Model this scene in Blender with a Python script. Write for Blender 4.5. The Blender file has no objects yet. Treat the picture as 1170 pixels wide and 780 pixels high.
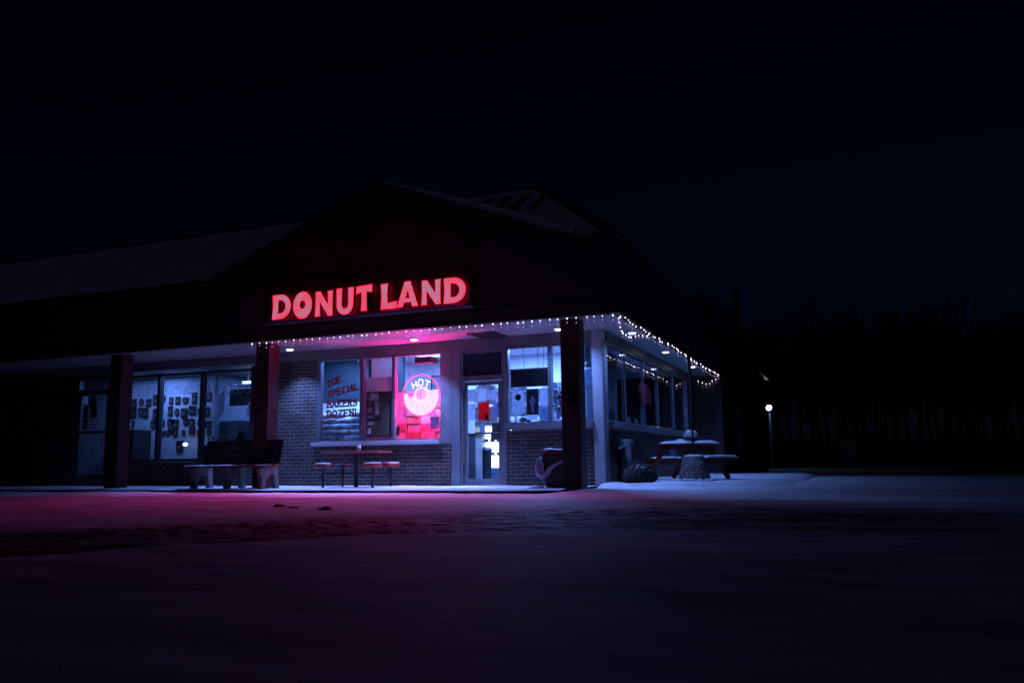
import bpy, math, random
import numpy as np
from mathutils import Vector, Matrix, Euler, noise
from mathutils.geometry import tessellate_polygon
R = math.radians
sc = bpy.context.scene
col = sc.collection
rnd = random.Random(7)
PI = math.pi

# ------------------------------------------------------------------ materials
def new_mat(name):
    m = bpy.data.materials.new(name); m.use_nodes = True
    nt = m.node_tree; nt.nodes.clear()
    out = nt.nodes.new('ShaderNodeOutputMaterial')
    return m, nt, out
def N(nt, t, **kw):
    n = nt.nodes.new(t)
    for k, v in kw.items(): setattr(n, k, v)
    return n
def surf(name, c1, c2=None, rough=.6, scale=4., bump=.0, bscale=None, metal=0., spec=.5, detail=6, coat=0, lo=.35, hi=.65):
    m, nt, out = new_mat(name)
    p = N(nt, 'ShaderNodeBsdfPrincipled')
    p.inputs['Roughness'].default_value = rough; p.inputs['Metallic'].default_value = metal
    p.inputs['Specular IOR Level'].default_value = spec; p.inputs['Coat Weight'].default_value = coat
    tc = N(nt, 'ShaderNodeTexCoord')
    if c2 is None: c2 = tuple(x * .7 for x in c1)
    nz = N(nt, 'ShaderNodeTexNoise'); nz.inputs['Scale'].default_value = scale; nz.inputs['Detail'].default_value = detail
    nt.links.new(tc.outputs['Object'], nz.inputs['Vector'])
    rp = N(nt, 'ShaderNodeValToRGB'); rp.color_ramp.elements[0].position = lo; rp.color_ramp.elements[1].position = hi
    rp.color_ramp.elements[0].color = (*c2, 1); rp.color_ramp.elements[1].color = (*c1, 1)
    nt.links.new(nz.outputs['Fac'], rp.inputs['Fac']); nt.links.new(rp.outputs['Color'], p.inputs['Base Color'])
    if bump:
        nb = N(nt, 'ShaderNodeTexNoise'); nb.inputs['Scale'].default_value = bscale or scale * 6; nb.inputs['Detail'].default_value = 5
        nt.links.new(tc.outputs['Object'], nb.inputs['Vector'])
        b = N(nt, 'ShaderNodeBump'); b.inputs['Strength'].default_value = bump; b.inputs['Distance'].default_value = .02
        nt.links.new(nb.outputs['Fac'], b.inputs['Height']); nt.links.new(b.outputs['Normal'], p.inputs['Normal'])
    nt.links.new(p.outputs['BSDF'], out.inputs['Surface'])
    return m
def emis(name, c, s, c2=None, scale=6, thr=(.4, .6)):
    m, nt, out = new_mat(name)
    e = N(nt, 'ShaderNodeEmission'); e.inputs['Strength'].default_value = s; e.inputs['Color'].default_value = (*c, 1)
    if c2:
        tc = N(nt, 'ShaderNodeTexCoord'); nz = N(nt, 'ShaderNodeTexNoise'); nz.inputs['Scale'].default_value = scale
        nt.links.new(tc.outputs['Object'], nz.inputs['Vector'])
        rp = N(nt, 'ShaderNodeValToRGB'); rp.color_ramp.elements[0].position = thr[0]; rp.color_ramp.elements[1].position = thr[1]
        rp.color_ramp.elements[0].color = (*c2, 1); rp.color_ramp.elements[1].color = (*c, 1)
        nt.links.new(nz.outputs['Fac'], rp.inputs['Fac']); nt.links.new(rp.outputs['Color'], e.inputs['Color'])
    nt.links.new(e.outputs['Emission'], out.inputs['Surface'])
    return m
def papermat(name, c1, c2, scale=26, lo=.42, hi=.52, tr=.55):
    m = surf(name, c1, c2, .7, scale, lo=lo, hi=hi); nt = m.node_tree
    p = [n for n in nt.nodes if n.type == 'BSDF_PRINCIPLED'][0]; rp = [n for n in nt.nodes if n.type == 'VALTORGB'][0]; out = [n for n in nt.nodes if n.type == 'OUTPUT_MATERIAL'][0]
    t = N(nt, 'ShaderNodeBsdfTranslucent'); nt.links.new(rp.outputs[0], t.inputs['Color'])
    mx = N(nt, 'ShaderNodeMixShader'); mx.inputs[0].default_value = tr
    nt.links.new(p.outputs[0], mx.inputs[1]); nt.links.new(t.outputs[0], mx.inputs[2]); nt.links.new(mx.outputs[0], out.inputs['Surface'])
    return m
def brick(name, c1, c2, mortar, rough=.8):
    m, nt, out = new_mat(name)
    p = N(nt, 'ShaderNodeBsdfPrincipled'); p.inputs['Roughness'].default_value = rough
    tc = N(nt, 'ShaderNodeTexCoord'); sp = N(nt, 'ShaderNodeSeparateXYZ'); nt.links.new(tc.outputs['Object'], sp.inputs[0])
    ad = N(nt, 'ShaderNodeMath', operation='ADD'); nt.links.new(sp.outputs['X'], ad.inputs[0]); nt.links.new(sp.outputs['Y'], ad.inputs[1])
    cb = N(nt, 'ShaderNodeCombineXYZ'); nt.links.new(ad.outputs[0], cb.inputs['X']); nt.links.new(sp.outputs['Z'], cb.inputs['Y'])
    # slight wobble so that courses are not ruled
    nz = N(nt, 'ShaderNodeTexNoise'); nz.inputs['Scale'].default_value = 9; nt.links.new(cb.outputs[0], nz.inputs['Vector'])
    mx = N(nt, 'ShaderNodeVectorMath', operation='MULTIPLY_ADD'); mx.inputs[1].default_value = (.012, .008, 0)
    nt.links.new(nz.outputs['Color'], mx.inputs[0]); nt.links.new(cb.outputs[0], mx.inputs[2])
    bt = N(nt, 'ShaderNodeTexBrick'); bt.inputs['Scale'].default_value = 1
    bt.inputs['Brick Width'].default_value = .215; bt.inputs['Row Height'].default_value = .077
    bt.inputs['Mortar Size'].default_value = .0065; bt.inputs['Mortar Smooth'].default_value = .3; bt.inputs['Bias'].default_value = -.1
    bt.inputs['Color1'].default_value = (*c1, 1); bt.inputs['Color2'].default_value = (*c2, 1); bt.inputs['Mortar'].default_value = (*mortar, 1)
    nt.links.new(mx.outputs[0], bt.inputs['Vector'])
    n2 = N(nt, 'ShaderNodeTexNoise'); n2.inputs['Scale'].default_value = 2.5; n2.inputs['Detail'].default_value = 8; nt.links.new(cb.outputs[0], n2.inputs['Vector'])
    r2 = N(nt, 'ShaderNodeValToRGB'); r2.color_ramp.elements[0].position = .3; r2.color_ramp.elements[1].position = .7
    r2.color_ramp.elements[0].color = (.45, .45, .45, 1); r2.color_ramp.elements[1].color = (1.1, 1.1, 1.1, 1); nt.links.new(n2.outputs['Fac'], r2.inputs['Fac'])
    mu = N(nt, 'ShaderNodeMixRGB', blend_type='MULTIPLY'); mu.inputs['Fac'].default_value = 1
    nt.links.new(bt.outputs['Color'], mu.inputs['Color1']); nt.links.new(r2.outputs['Color'], mu.inputs['Color2'])
    nt.links.new(mu.outputs['Color'], p.inputs['Base Color'])
    n3 = N(nt, 'ShaderNodeTexNoise'); n3.inputs['Scale'].default_value = 60; nt.links.new(cb.outputs[0], n3.inputs['Vector'])
    sb = N(nt, 'ShaderNodeMath', operation='MULTIPLY_ADD'); sb.inputs[1].default_value = -1.0
    nt.links.new(bt.outputs['Fac'], sb.inputs[0]); 
    sc3 = N(nt, 'ShaderNodeMath', operation='MULTIPLY'); sc3.inputs[1].default_value = .5; nt.links.new(n3.outputs['Fac'], sc3.inputs[0])
    nt.links.new(sc3.outputs[0], sb.inputs[2])
    b = N(nt, 'ShaderNodeBump'); b.inputs['Strength'].default_value = .7; b.inputs['Distance'].default_value = .008
    nt.links.new(sb.outputs[0], b.inputs['Height']); nt.links.new(b.outputs['Normal'], p.inputs['Normal'])
    nt.links.new(p.outputs['BSDF'], out.inputs['Surface'])
    return m
def glassmat(name, tint=(.9, .95, 1), boost=1.0):
    m, nt, out = new_mat(name)
    t = N(nt, 'ShaderNodeBsdfTransparent'); t.inputs['Color'].default_value = (*tint, 1)
    g = N(nt, 'ShaderNodeBsdfGlossy'); g.inputs['Roughness'].default_value = .015; g.inputs['Color'].default_value = (boost, boost, boost, 1)
    tc = N(nt, 'ShaderNodeTexCoord'); nz = N(nt, 'ShaderNodeTexNoise'); nz.inputs['Scale'].default_value = 1.3
    nt.links.new(tc.outputs['Object'], nz.inputs['Vector'])
    b = N(nt, 'ShaderNodeBump'); b.inputs['Strength'].default_value = .05; b.inputs['Distance'].default_value = .02
    nt.links.new(nz.outputs['Fac'], b.inputs['Height']); nt.links.new(b.outputs['Normal'], g.inputs['Normal'])
    gm = N(nt, 'ShaderNodeNewGeometry'); dp = N(nt, 'ShaderNodeVectorMath', operation='DOT_PRODUCT')
    nt.links.new(gm.outputs['Normal'], dp.inputs[0]); nt.links.new(gm.outputs['Incoming'], dp.inputs[1])
    ab = N(nt, 'ShaderNodeMath', operation='ABSOLUTE'); nt.links.new(dp.outputs['Value'], ab.inputs[0])
    om = N(nt, 'ShaderNodeMath', operation='SUBTRACT'); om.inputs[0].default_value = 1; nt.links.new(ab.outputs[0], om.inputs[1])
    pw = N(nt, 'ShaderNodeMath', operation='POWER'); pw.inputs[1].default_value = 4; nt.links.new(om.outputs[0], pw.inputs[0])
    k = N(nt, 'ShaderNodeMath', operation='MULTIPLY_ADD'); k.inputs[1].default_value = .9; k.inputs[2].default_value = .05; k.use_clamp = True
    nt.links.new(pw.outputs[0], k.inputs[0])
    mx = N(nt, 'ShaderNodeMixShader'); nt.links.new(k.outputs[0], mx.inputs[0]); nt.links.new(t.outputs[0], mx.inputs[1]); nt.links.new(g.outputs[0], mx.inputs[2])
    nt.links.new(mx.outputs[0], out.inputs['Surface'])
    return m
def soffit_mat():
    m, nt, out = new_mat('soffit_boards')
    p = N(nt, 'ShaderNodeBsdfPrincipled'); p.inputs['Roughness'].default_value = .45
    tc = N(nt, 'ShaderNodeTexCoord'); sp = N(nt, 'ShaderNodeSeparateXYZ'); nt.links.new(tc.outputs['Object'], sp.inputs[0])
    fr = N(nt, 'ShaderNodeMath', operation='FRACT'); ml = N(nt, 'ShaderNodeMath', operation='MULTIPLY'); ml.inputs[1].default_value = 1/.105
    nt.links.new(sp.outputs['X'], ml.inputs[0]); nt.links.new(ml.outputs[0], fr.inputs[0])
    gt = N(nt, 'ShaderNodeMath', operation='GREATER_THAN'); gt.inputs[1].default_value = .12; nt.links.new(fr.outputs[0], gt.inputs[0])
    nz = N(nt, 'ShaderNodeTexNoise'); nz.inputs['Scale'].default_value = 2.2; nz.inputs['Detail'].default_value = 6; nt.links.new(tc.outputs['Object'], nz.inputs['Vector'])
    rp = N(nt, 'ShaderNodeValToRGB'); rp.color_ramp.elements[0].position = .3; rp.color_ramp.elements[1].position = .6
    rp.color_ramp.elements[0].color = (.27, .27, .27, 1); rp.color_ramp.elements[1].color = (.42, .42, .42, 1); nt.links.new(nz.outputs['Fac'], rp.inputs['Fac'])
    mx = N(nt, 'ShaderNodeMixRGB'); mx.inputs['Color1'].default_value = (.14, .14, .14, 1)
    nt.links.new(gt.outputs[0], mx.inputs['Fac']); nt.links.new(rp.outputs[0], mx.inputs['Color2']); nt.links.new(mx.outputs[0], p.inputs['Base Color'])
    nt.links.new(p.outputs['BSDF'], out.inputs['Surface'])
    return m
def snow_mat():
    """snow with worn, dirty and wet bare patches of their own"""
    m, nt, out = new_mat('snow_covered_asphalt')
    p = N(nt, 'ShaderNodeBsdfPrincipled'); p.inputs['Specular IOR Level'].default_value = .2
    tc = N(nt, 'ShaderNodeTexCoord')
    vc = N(nt, 'ShaderNodeVertexColor'); vc.layer_name = 'bare'
    nz = N(nt, 'ShaderNodeTexNoise'); nz.inputs['Scale'].default_value = 1.2; nz.inputs['Detail'].default_value = 9; nz.inputs['Roughness'].default_value = .65
    mp = N(nt, 'ShaderNodeMapping'); mp.inputs['Rotation'].default_value = (0, 0, R(-12)); mp.inputs['Scale'].default_value = (.5, 2.2, 1)
    nt.links.new(tc.outputs['Object'], mp.inputs['Vector']); nt.links.new(mp.outputs[0], nz.inputs['Vector'])
    ad = N(nt, 'ShaderNodeMath', operation='ADD'); nt.links.new(vc.outputs['Color'], ad.inputs[0])
    ns = N(nt, 'ShaderNodeMath', operation='MULTIPLY_ADD'); ns.inputs[1].default_value = .8; ns.inputs[2].default_value = -.35; nt.links.new(nz.outputs['Fac'], ns.inputs[0]); nt.links.new(ns.outputs[0], ad.inputs[1])
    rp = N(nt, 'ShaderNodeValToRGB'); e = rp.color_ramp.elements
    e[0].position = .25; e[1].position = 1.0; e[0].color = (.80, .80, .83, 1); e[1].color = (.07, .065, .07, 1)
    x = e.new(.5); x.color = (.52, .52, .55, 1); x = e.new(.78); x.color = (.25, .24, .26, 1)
    nt.links.new(ad.outputs[0], rp.inputs['Fac']); nt.links.new(rp.outputs[0], p.inputs['Base Color'])
    rr = N(nt, 'ShaderNodeValToRGB'); rr.color_ramp.elements[0].position = .6; rr.color_ramp.elements[1].position = 1.0
    rr.color_ramp.elements[0].color = (.75,) * 3 + (1,); rr.color_ramp.elements[1].color = (.62,) * 3 + (1,)
    nt.links.new(ad.outputs[0], rr.inputs['Fac']); nt.links.new(rr.outputs[0], p.inputs['Roughness'])
    nb = N(nt, 'ShaderNodeTexNoise'); nb.inputs['Scale'].default_value = 22; nb.inputs['Detail'].default_value = 10; nb.inputs['Roughness'].default_value = .65; nt.links.new(tc.outputs['Object'], nb.inputs['Vector'])
    b = N(nt, 'ShaderNodeBump'); b.inputs['Strength'].default_value = .6; b.inputs['Distance'].default_value = .02
    nt.links.new(nb.outputs['Fac'], b.inputs['Height']); nt.links.new(b.outputs['Normal'], p.inputs['Normal'])
    nt.links.new(p.outputs['BSDF'], out.inputs['Surface'])
    return m

M = {}
M['brick'] = brick('dark_red_brick', (.07, .036, .03), (.026, .016, .014), (.21, .205, .2))
M['pbrick'] = brick('pillar_brick', (.075, .018, .015), (.022, .009, .008), (.006, .006, .006))
M['snowlot'] = snow_mat()
M['snow'] = surf('snow', (.8, .81, .84), (.62, .63, .68), .7, 3, .5, 20)
M['walk'] = surf('walkway_snow', (.8, .81, .84), (.6, .6, .63), .6, 1.6, .4, 12, lo=.3, hi=.5)
M['soffit'] = soffit_mat()
M['soffit_plain'] = surf('soffit_plain', (.42, .42, .42), (.34, .34, .34), .5, 1.5)
M['fascia'] = surf('dark_fascia_boards', (.045, .038, .036), (.03, .026, .026), .7, 1.3, .2, 30)
M['edge'] = surf('black_metal_edge', (.012, .012, .014), None, .5, 5)
M['roofmetal'] = surf('dark_roof_metal', (.03, .03, .035), None, .5, 3)
M['white'] = surf('white_paint', (.5, .51, .54), (.4, .4, .44), .45, 2.5, .1, 30)
M['offwhite'] = surf('aged_white_paint', (.17, .18, .2), (.12, .125, .14), .5, 3, .1, 30)
M['header'] = surf('grey_painted_header', (.17, .165, .17), (.11, .11, .11), .6, 2, .1, 20)
M['alum'] = surf('brushed_aluminium', (.17, .18, .2), (.11, .12, .14), .35, 6, metal=.3)
M['darkframe'] = surf('dark_frame', (.05, .055, .065), None, .4, 6)
M['glass'] = glassmat('window_glass')
M['black'] = surf('black_plastic', (.015, .015, .017), None, .5, 8)
M['darkgrey'] = surf('dark_grey', (.05, .05, .055), None, .6, 8)
M['iron'] = surf('dark_steel', (.035, .035, .04), None, .45, 8, metal=.4)
M['redtint'] = surf('neon_red_tint', (.45, .03, .025), (.22, .02, .018), .45, 5, .15, 25)  # red of the neon light put into the table and stool colour
M['redwood'] = surf('red_painted_wood', (.22, .02, .018), (.09, .012, .011), .6, 5, .3, 25)
M['concrete'] = surf('cast_concrete', (.20, .165, .16), (.11, .095, .09), .8, 7, .4, 40)
M['benchboard'] = surf('bench_board_dark', (.02, .018, .022), None, .4, 4)
M['benchtext'] = surf('bench_print', (.16, .14, .17), (.12, .11, .13), .5, 10)
M['portrait'] = surf('bench_portrait_print', (.05, .04, .045), (.02, .018, .02), .5, 6)
M['paper'] = papermat('paper', (.8, .82, .84), (.68, .7, .73), 5)
M['inkpaper'] = papermat('printed_paper', (.7, .72, .76), (.40, .44, .52), 1, .46, .54)
_nt = M['inkpaper'].node_tree; _nz = [n for n in _nt.nodes if n.type == 'TEX_NOISE'][0]; _tc = [n for n in _nt.nodes if n.type == 'TEX_COORD'][0]
_mp = _nt.nodes.new('ShaderNodeMapping'); _mp.inputs['Scale'].default_value = (16, 16, 62); _nt.links.new(_tc.outputs['Object'], _mp.inputs['Vector']); _nt.links.new(_mp.outputs[0], _nz.inputs['Vector']); _nz.inputs['Detail'].default_value = 1
M['ink'] = surf('blue_black_ink', (.05, .06, .1), None, .6, 9)
M['redpaper'] = papermat('red_paper', (.75, .01, .02), (.65, .008, .015), 4)
M['bluepaper'] = papermat('blue_grey_paper', (.30, .36, .48), (.2, .25, .36), 8)
M['darkposter'] = surf('dark_poster', (.03, .03, .05), (.01, .01, .015), .5, 9)
M['figure'] = surf('poster_figure', (.35, .38, .5), (.1, .11, .16), .5, 25)
M['panelwhite'] = papermat('thin_white_panel', (.7, .68, .72), (.6, .58, .62), 3, tr=.35)
M['cork'] = surf('cork', (.16, .12, .085), (.1, .075, .05), .9, 30, .2, 90)
M['teal'] = surf('dark_teal_paint', (.035, .075, .095), (.025, .05, .07), .5, 2)
M['inwhite'] = surf('interior_white', (.7, .72, .75), (.58, .6, .64), .5, 1.5)
M['ingrey'] = surf('interior_grey', (.28, .3, .34), (.2, .22, .25), .6, 1.5)
M['floor'] = surf('vinyl_floor', (.25, .25, .26), (.18, .18, .19), .4, 2)
M['sack'] = surf('white_sack', (.62, .64, .66), (.45, .48, .54), .7, 6, .4, 14)
M['sack2'] = surf('grey_sack', (.42, .45, .5), (.28, .31, .36), .7, 6, .4, 14)
M['carton'] = surf('white_carton', (.66, .62, .64), (.5, .46, .5), .6, 8, .1, 20)
M['carton2'] = surf('tan_carton', (.42, .32, .3), (.3, .22, .2), .6, 8, .1, 20)
M['awall'] = surf('award_shop_wall', (.42, .44, .47), (.32, .34, .37), .7, 3)
M['plaque'] = surf('dark_plaque_wood', (.05, .035, .03), (.025, .018, .016), .35, 6)
M['plate'] = surf('engraved_plate', (.3, .3, .3), (.12, .12, .12), .3, 18, metal=.6)
M['paintred'] = papermat('red_window_paint', (.28, .003, .01), (.2, .002, .008), 10, tr=.12)
M['vinyl'] = surf('frosted_vinyl_letters', (.5, .52, .56), (.4, .42, .46), .5, 10)
M['vinylfaint'] = surf('worn_vinyl_letters', (.2, .22, .25), (.12, .13, .16), .6, 14)
M['bark'] = surf('winter_bark', (.045, .04, .036), (.025, .022, .02), .9, 4)
M['leaf'] = surf('wreath_needles', (.03, .05, .028), (.015, .024, .014), .8, 20)
M['wground'] = surf('woodland_floor', (.02, .017, .014), (.012, .01, .009), 1, 3, .5, 6)
M['straw'] = surf('dark_wet_straw', (.07, .06, .045), (.008, .007, .006), .9, 9, .8, 50, lo=.42, hi=.6)
M['bag'] = surf('pale_plastic_bag', (.5, .46, .55), (.36, .33, .42), .3, 5, .4, 18)
M['cup'] = surf('paper_cup', (.7, .6, .62), (.55, .48, .5), .5, 10)
M['cloth_red'] = surf('red_fabric', (.3, .006, .02), (.14, .004, .012), .85, 7, .3, 30)
M['cloth_grey'] = surf('grey_fabric', (.2, .23, .3), (.14, .16, .22), .85, 7, .3, 30)
M['siding'] = surf('dark_brown_siding', (.03, .028, .027), (.02, .018, .018), .8, 2, .2, 30)
M['carpaint'] = surf('dark_car_paint', (.04, .045, .055), None, .3, 3, coat=.5)
M['shed'] = surf('grey_metal_shed', (.5, .52, .56), (.4, .42, .46), .6, 3)
M['rubber'] = surf('tyre_rubber', (.02, .02, .02), None, .9, 10)
M['tail'] = surf('tail_lamp_plastic', (.2, .01, .01), None, .3, 10)

LB = (.15, .31, 1.0)
M['lamp'] = emis('downlight_glow', (.75, .85, 1), 9)
M['troffer'] = emis('fluorescent_glow', (.5, .68, 1), 2.2)
M['bulb'] = emis('fairy_bulb_glow', (1, .8, .95), 6)
M['bulbdim'] = emis('fairy_bulb_dim_glow', (.9, .65, .95), 1.6)
M['face'] = emis('letter_face_glow', (.95, .12, .20), .78, (.50, .26, .42), 2.2, (.32, .56))
M['rim'] = emis('letter_rim_glow', (1, .015, .08), 1.15)
M['backglow'] = emis('letter_back_glow', (1, .01, .06), 3.0)
M['neon'] = emis('neon_tube_glow', (1, .04, .17), 4)
M['neonw'] = emis('neon_text_glow', (1, .45, .75), 4)
M['neonfill'] = emis('neon_panel_glow', (1, .52, .72), 1.9, (1, .14, .36), 20, (.30, .44))
M['casefill'] = emis('display_case_light', (.75, .85, 1), 5)
M['glint'] = emis('reflection_glow', (.7, .82, 1), 4)
M['tubeaward'] = emis('award_pendant_glow', (.6, .75, 1), 2.5)
M['postlamp'] = emis('post_lamp_glow', (.7, .85, 1), 30)

# ------------------------------------------------------------------ mesh builder
class MB:
    def __init__(s): s.v = []; s.f = []; s.mi = []
    def add(s, vs, fs, mi=0):
        o = len(s.v); s.v += [tuple(p) for p in vs]; s.f += [tuple(i + o for i in f) for f in fs]; s.mi += [mi] * len(fs); return s
    def box(s, x0, x1, y0, y1, z0, z1, mi=0, mat=None):
        vs = [(x, y, z) for x in (x0, x1) for y in (y0, y1) for z in (z0, z1)]
        if mat is not None: vs = [mat @ Vector(p) for p in vs]
        return s.add(vs, [(0, 1, 3, 2), (4, 6, 7, 5), (0, 4, 5, 1), (2, 3, 7, 6), (0, 2, 6, 4), (1, 5, 7, 3)], mi)
    def tube(s, p0, p1, r0, r1=None, n=8, mi=0, caps=True):
        r1 = r0 if r1 is None else r1
        p0 = Vector(p0); p1 = Vector(p1); d = (p1 - p0).normalized()
        a = d.orthogonal().normalized(); b = d.cross(a)
        vs = []
        for p, r in ((p0, r0), (p1, r1)):
            for k in range(n):
                t = 2 * PI * k / n; vs.append(p + r * (math.cos(t) * a + math.sin(t) * b))
        fs = [(k, (k + 1) % n, n + (k + 1) % n, n + k) for k in range(n)]
        if caps: fs += [tuple(range(n - 1, -1, -1)), tuple(range(n, 2 * n))]
        return s.add(vs, fs, mi)
    def path(s, pts, r, n=6, mi=0, closed=False):
        pts = [Vector(p) for p in pts]; m = len(pts); vs = []; up = None
        for i, p in enumerate(pts):
            a = pts[(i - 1) % m] if closed or i > 0 else pts[0]; b = pts[(i + 1) % m] if closed or i < m - 1 else pts[-1]
            d = (b - a).normalized()
            if up is None: up = d.orthogonal().normalized()
            up = (up - d * up.dot(d)).normalized(); w = d.cross(up)
            rr = r[i] if isinstance(r, (list, tuple)) else r
            for k in range(n):
                t = 2 * PI * k / n; vs.append(p + rr * (math.cos(t) * up + math.sin(t) * w))
        fs = []
        for i in range(m if closed else m - 1):
            j = (i + 1) % m
            for k in range(n): fs.append((i * n + k, i * n + (k + 1) % n, j * n + (k + 1) % n, j * n + k))
        if not closed: fs += [tuple(range(n - 1, -1, -1)), tuple(range((m - 1) * n, m * n))]
        return s.add(vs, fs, mi)
    def lathe(s, prof, c=(0, 0, 0), n=24, mi=0, sx=1, sy=1):
        vs = []; m = len(prof)
        for r, z in prof:
            for k in range(n):
                t = 2 * PI * k / n; vs.append((c[0] + sx * r * math.cos(t), c[1] + sy * r * math.sin(t), c[2] + z))
        fs = [(i * n + k, i * n + (k + 1) % n, (i + 1) * n + (k + 1) % n, (i + 1) * n + k) for i in range(m - 1) for k in range(n)]
        if prof[0][0] > 1e-4: fs.append(tuple(range(n - 1, -1, -1)))
        if prof[-1][0] > 1e-4: fs.append(tuple(range((m - 1) * n, m * n)))
        return s.add(vs, fs, mi)
    def prism(s, poly, holes, fn, d0, d1, mi=0):
        """flat outline (u,v) with holes, extruded between depths d0 and d1; fn(u,v,d)->xyz"""
        loops = [poly] + list(holes); flat = [p for l in loops for p in l]
        tris = tessellate_polygon([[Vector((p[0], p[1], 0)) for p in l] for l in loops])
        n = len(flat); vs = [fn(p[0], p[1], d0) for p in flat] + [fn(p[0], p[1], d1) for p in flat]
        fs = [tuple(t) for t in tris] + [tuple(n + i for i in reversed(t)) for t in tris]
        o = 0
        for l in loops:
            m = len(l)
            for i in range(m): j = (i + 1) % m; fs.append((o + i, o + j, n + o + j, n + o + i))
            o += m
        return s.add(vs, fs, mi)
    def blob(s, c, r, n=12, m=8, amp=.1, seed=0, mi=0):
        vs = []; 
        for i in range(m + 1):
            ph = PI * i / m
            for k in range(n):
                t = 2 * PI * k / n; d = Vector((math.sin(ph) * math.cos(t), math.sin(ph) * math.sin(t), math.cos(ph)))
                q = 1 + amp * noise.noise(d * 1.7 + Vector((seed, seed * 2.3, 0)))
                vs.append((c[0] + r[0] * d.x * q, c[1] + r[1] * d.y * q, c[2] + r[2] * d.z * q))
        fs = [(i * n + k, (i + 1) * n + k, (i + 1) * n + (k + 1) % n, i * n + (k + 1) % n) for i in range(m) for k in range(n)]
        return s.add(vs, fs, mi)
    def shift(s, dx): s.v = [(q[0] + dx, q[1], q[2]) for q in s.v]; return s
    def build(s, name, mats, parent=None, smooth=False, bevel=0, label=None):
        me = bpy.data.meshes.new(name); me.from_pydata(s.v, [], s.f)
        if not isinstance(mats, (list, tuple)): mats = [mats]
        for m in mats: me.materials.append(m)
        me.polygons.foreach_set('material_index', s.mi)
        if smooth: me.polygons.foreach_set('use_smooth', [True] * len(me.polygons))
        me.validate(); me.update()
        import bmesh
        bm = bmesh.new(); bm.from_mesh(me); bmesh.ops.recalc_face_normals(bm, faces=bm.faces); bm.to_mesh(me); bm.free()
        o = bpy.data.objects.new(name, me); col.objects.link(o)
        if parent is not None:
            o.parent = parent
            l = -Vector(parent_origin(parent)); o.location = l   # parts are written in world coordinates
        if bevel:
            b = o.modifiers.new('bevel', 'BEVEL'); b.width = bevel; b.segments = 2; b.limit_method = 'ANGLE'
        if label: o['label'] = label
        return o
def parent_origin(p):
    v = Vector(p.location); q = p.parent
    while q is not None: v += Vector(q.location); q = q.parent
    return v
def tag(o, label, cat, group=None, kind=None):
    o['label'] = label; o['category'] = cat
    if group: o['group'] = group
    if kind: o['kind'] = kind
    return o
def struct(o): o['kind'] = 'structure'; return o
def thing(name, label, cat, loc=(0, 0, 0), group=None):
    o = bpy.data.objects.new(name, None); o.empty_display_size = .1; col.objects.link(o); o.location = loc
    return tag(o, label, cat, group)
def cart(loc):  # local-coordinate copy helper: a copy of a thing and its parts
    pass
def copy_tree(o, parent=None):
    c = o.copy(); col.objects.link(c)
    if parent is not None: c.parent = parent
    for ch in [x for x in bpy.data.objects if x.parent == o]: copy_tree(ch, c)
    return c

# ------------------------------------------------------------------ stroke lettering
def arc(cx, cy, rx, ry, a0, a1, n=9):
    return [(cx + rx * math.cos(R(a0 + (a1 - a0) * i / n)), cy + ry * math.sin(R(a0 + (a1 - a0) * i / n))) for i in range(n + 1)]
GL = {
 'A': [[(0, 0), (.5, 1)], [(.5, 1), (1, 0)], [(.2, .34), (.8, .34)]],
 'B': [[(.12, 0), (.12, 1)], [(.12, 1)] + arc(.55, .76, .35, .24, 90, -90) + [(.12, .52)], [(.12, .52)] + arc(.55, .26, .42, .26, 90, -90) + [(.12, 0)]],
 'C': [arc(.52, .5, .45, .5, 48, 312)], 'D': [[(.12, 0), (.12, 1)], [(.12, 1)] + arc(.45, .5, .5, .5, 90, -90) + [(.12, 0)]],
 'E': [[(.12, 0), (.12, 1)], [(.12, 1), (.95, 1)], [(.12, .5), (.75, .5)], [(.12, 0), (.95, 0)]],
 'F': [[(.12, 0), (.12, 1)], [(.12, 1), (.95, 1)], [(.12, .5), (.75, .5)]],
 'H': [[(.1, 0), (.1, 1)], [(.9, 0), (.9, 1)], [(.1, .5), (.9, .5)]],
 'I': [[(.5, 0), (.5, 1)]], 'K': [[(.12, 0), (.12, 1)], [(.12, .4), (.92, 1)], [(.38, .6), (.95, 0)]],
 'L': [[(.12, 1), (.12, 0)], [(.12, 0), (.92, 0)]], 'N': [[(.1, 0), (.1, 1)], [(.1, 1), (.9, 0)], [(.9, 0), (.9, 1)]],
 'O': [arc(.5, .5, .46, .5, 0, 360, 18)], 'P': [[(.12, 0), (.12, 1)], [(.12, 1)] + arc(.55, .74, .38, .26, 90, -90) + [(.12, .48)]],
 'R': [[(.12, 0), (.12, 1)], [(.12, 1)] + arc(.55, .74, .36, .26, 90, -90) + [(.12, .48)], [(.45, .48), (.95, 0)]],
 'S': [arc(.5, .75, .38, .25, 30, 270) + arc(.5, .25, .4, .25, 90, -150)[1:]],
 'T': [[(.5, 0), (.5, 1)], [(0, 1), (1, 1)]], 'U': [[(.1, 1), (.1, .35)] + arc(.5, .35, .4, .35, 180, 360) + [(.9, 1)]],
 'W': [[(0, 1), (.25, 0)], [(.25, 0), (.5, .85)], [(.5, .85), (.75, 0)], [(.75, 0), (1, 1)]],
 'Z': [[(.05, 1), (.95, 1)], [(.95, 1), (.05, 0)], [(.05, 0), (.95, 0)]],
 '1': [[(.5, 0), (.5, 1)], [(.5, 1), (.25, .8)]], '3': [arc(.45, .75, .38, .25, 140, -90) + arc(.45, .25, .42, .25, 90, -140)[1:]],
 '7': [[(.05, 1), (.95, 1)], [(.95, 1), (.35, 0)]], '!': [[(.5, .3), (.5, 1)], [(.5, 0), (.5, .08)]], '.': [[(.4, 0), (.6, 0)]],
}
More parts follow.
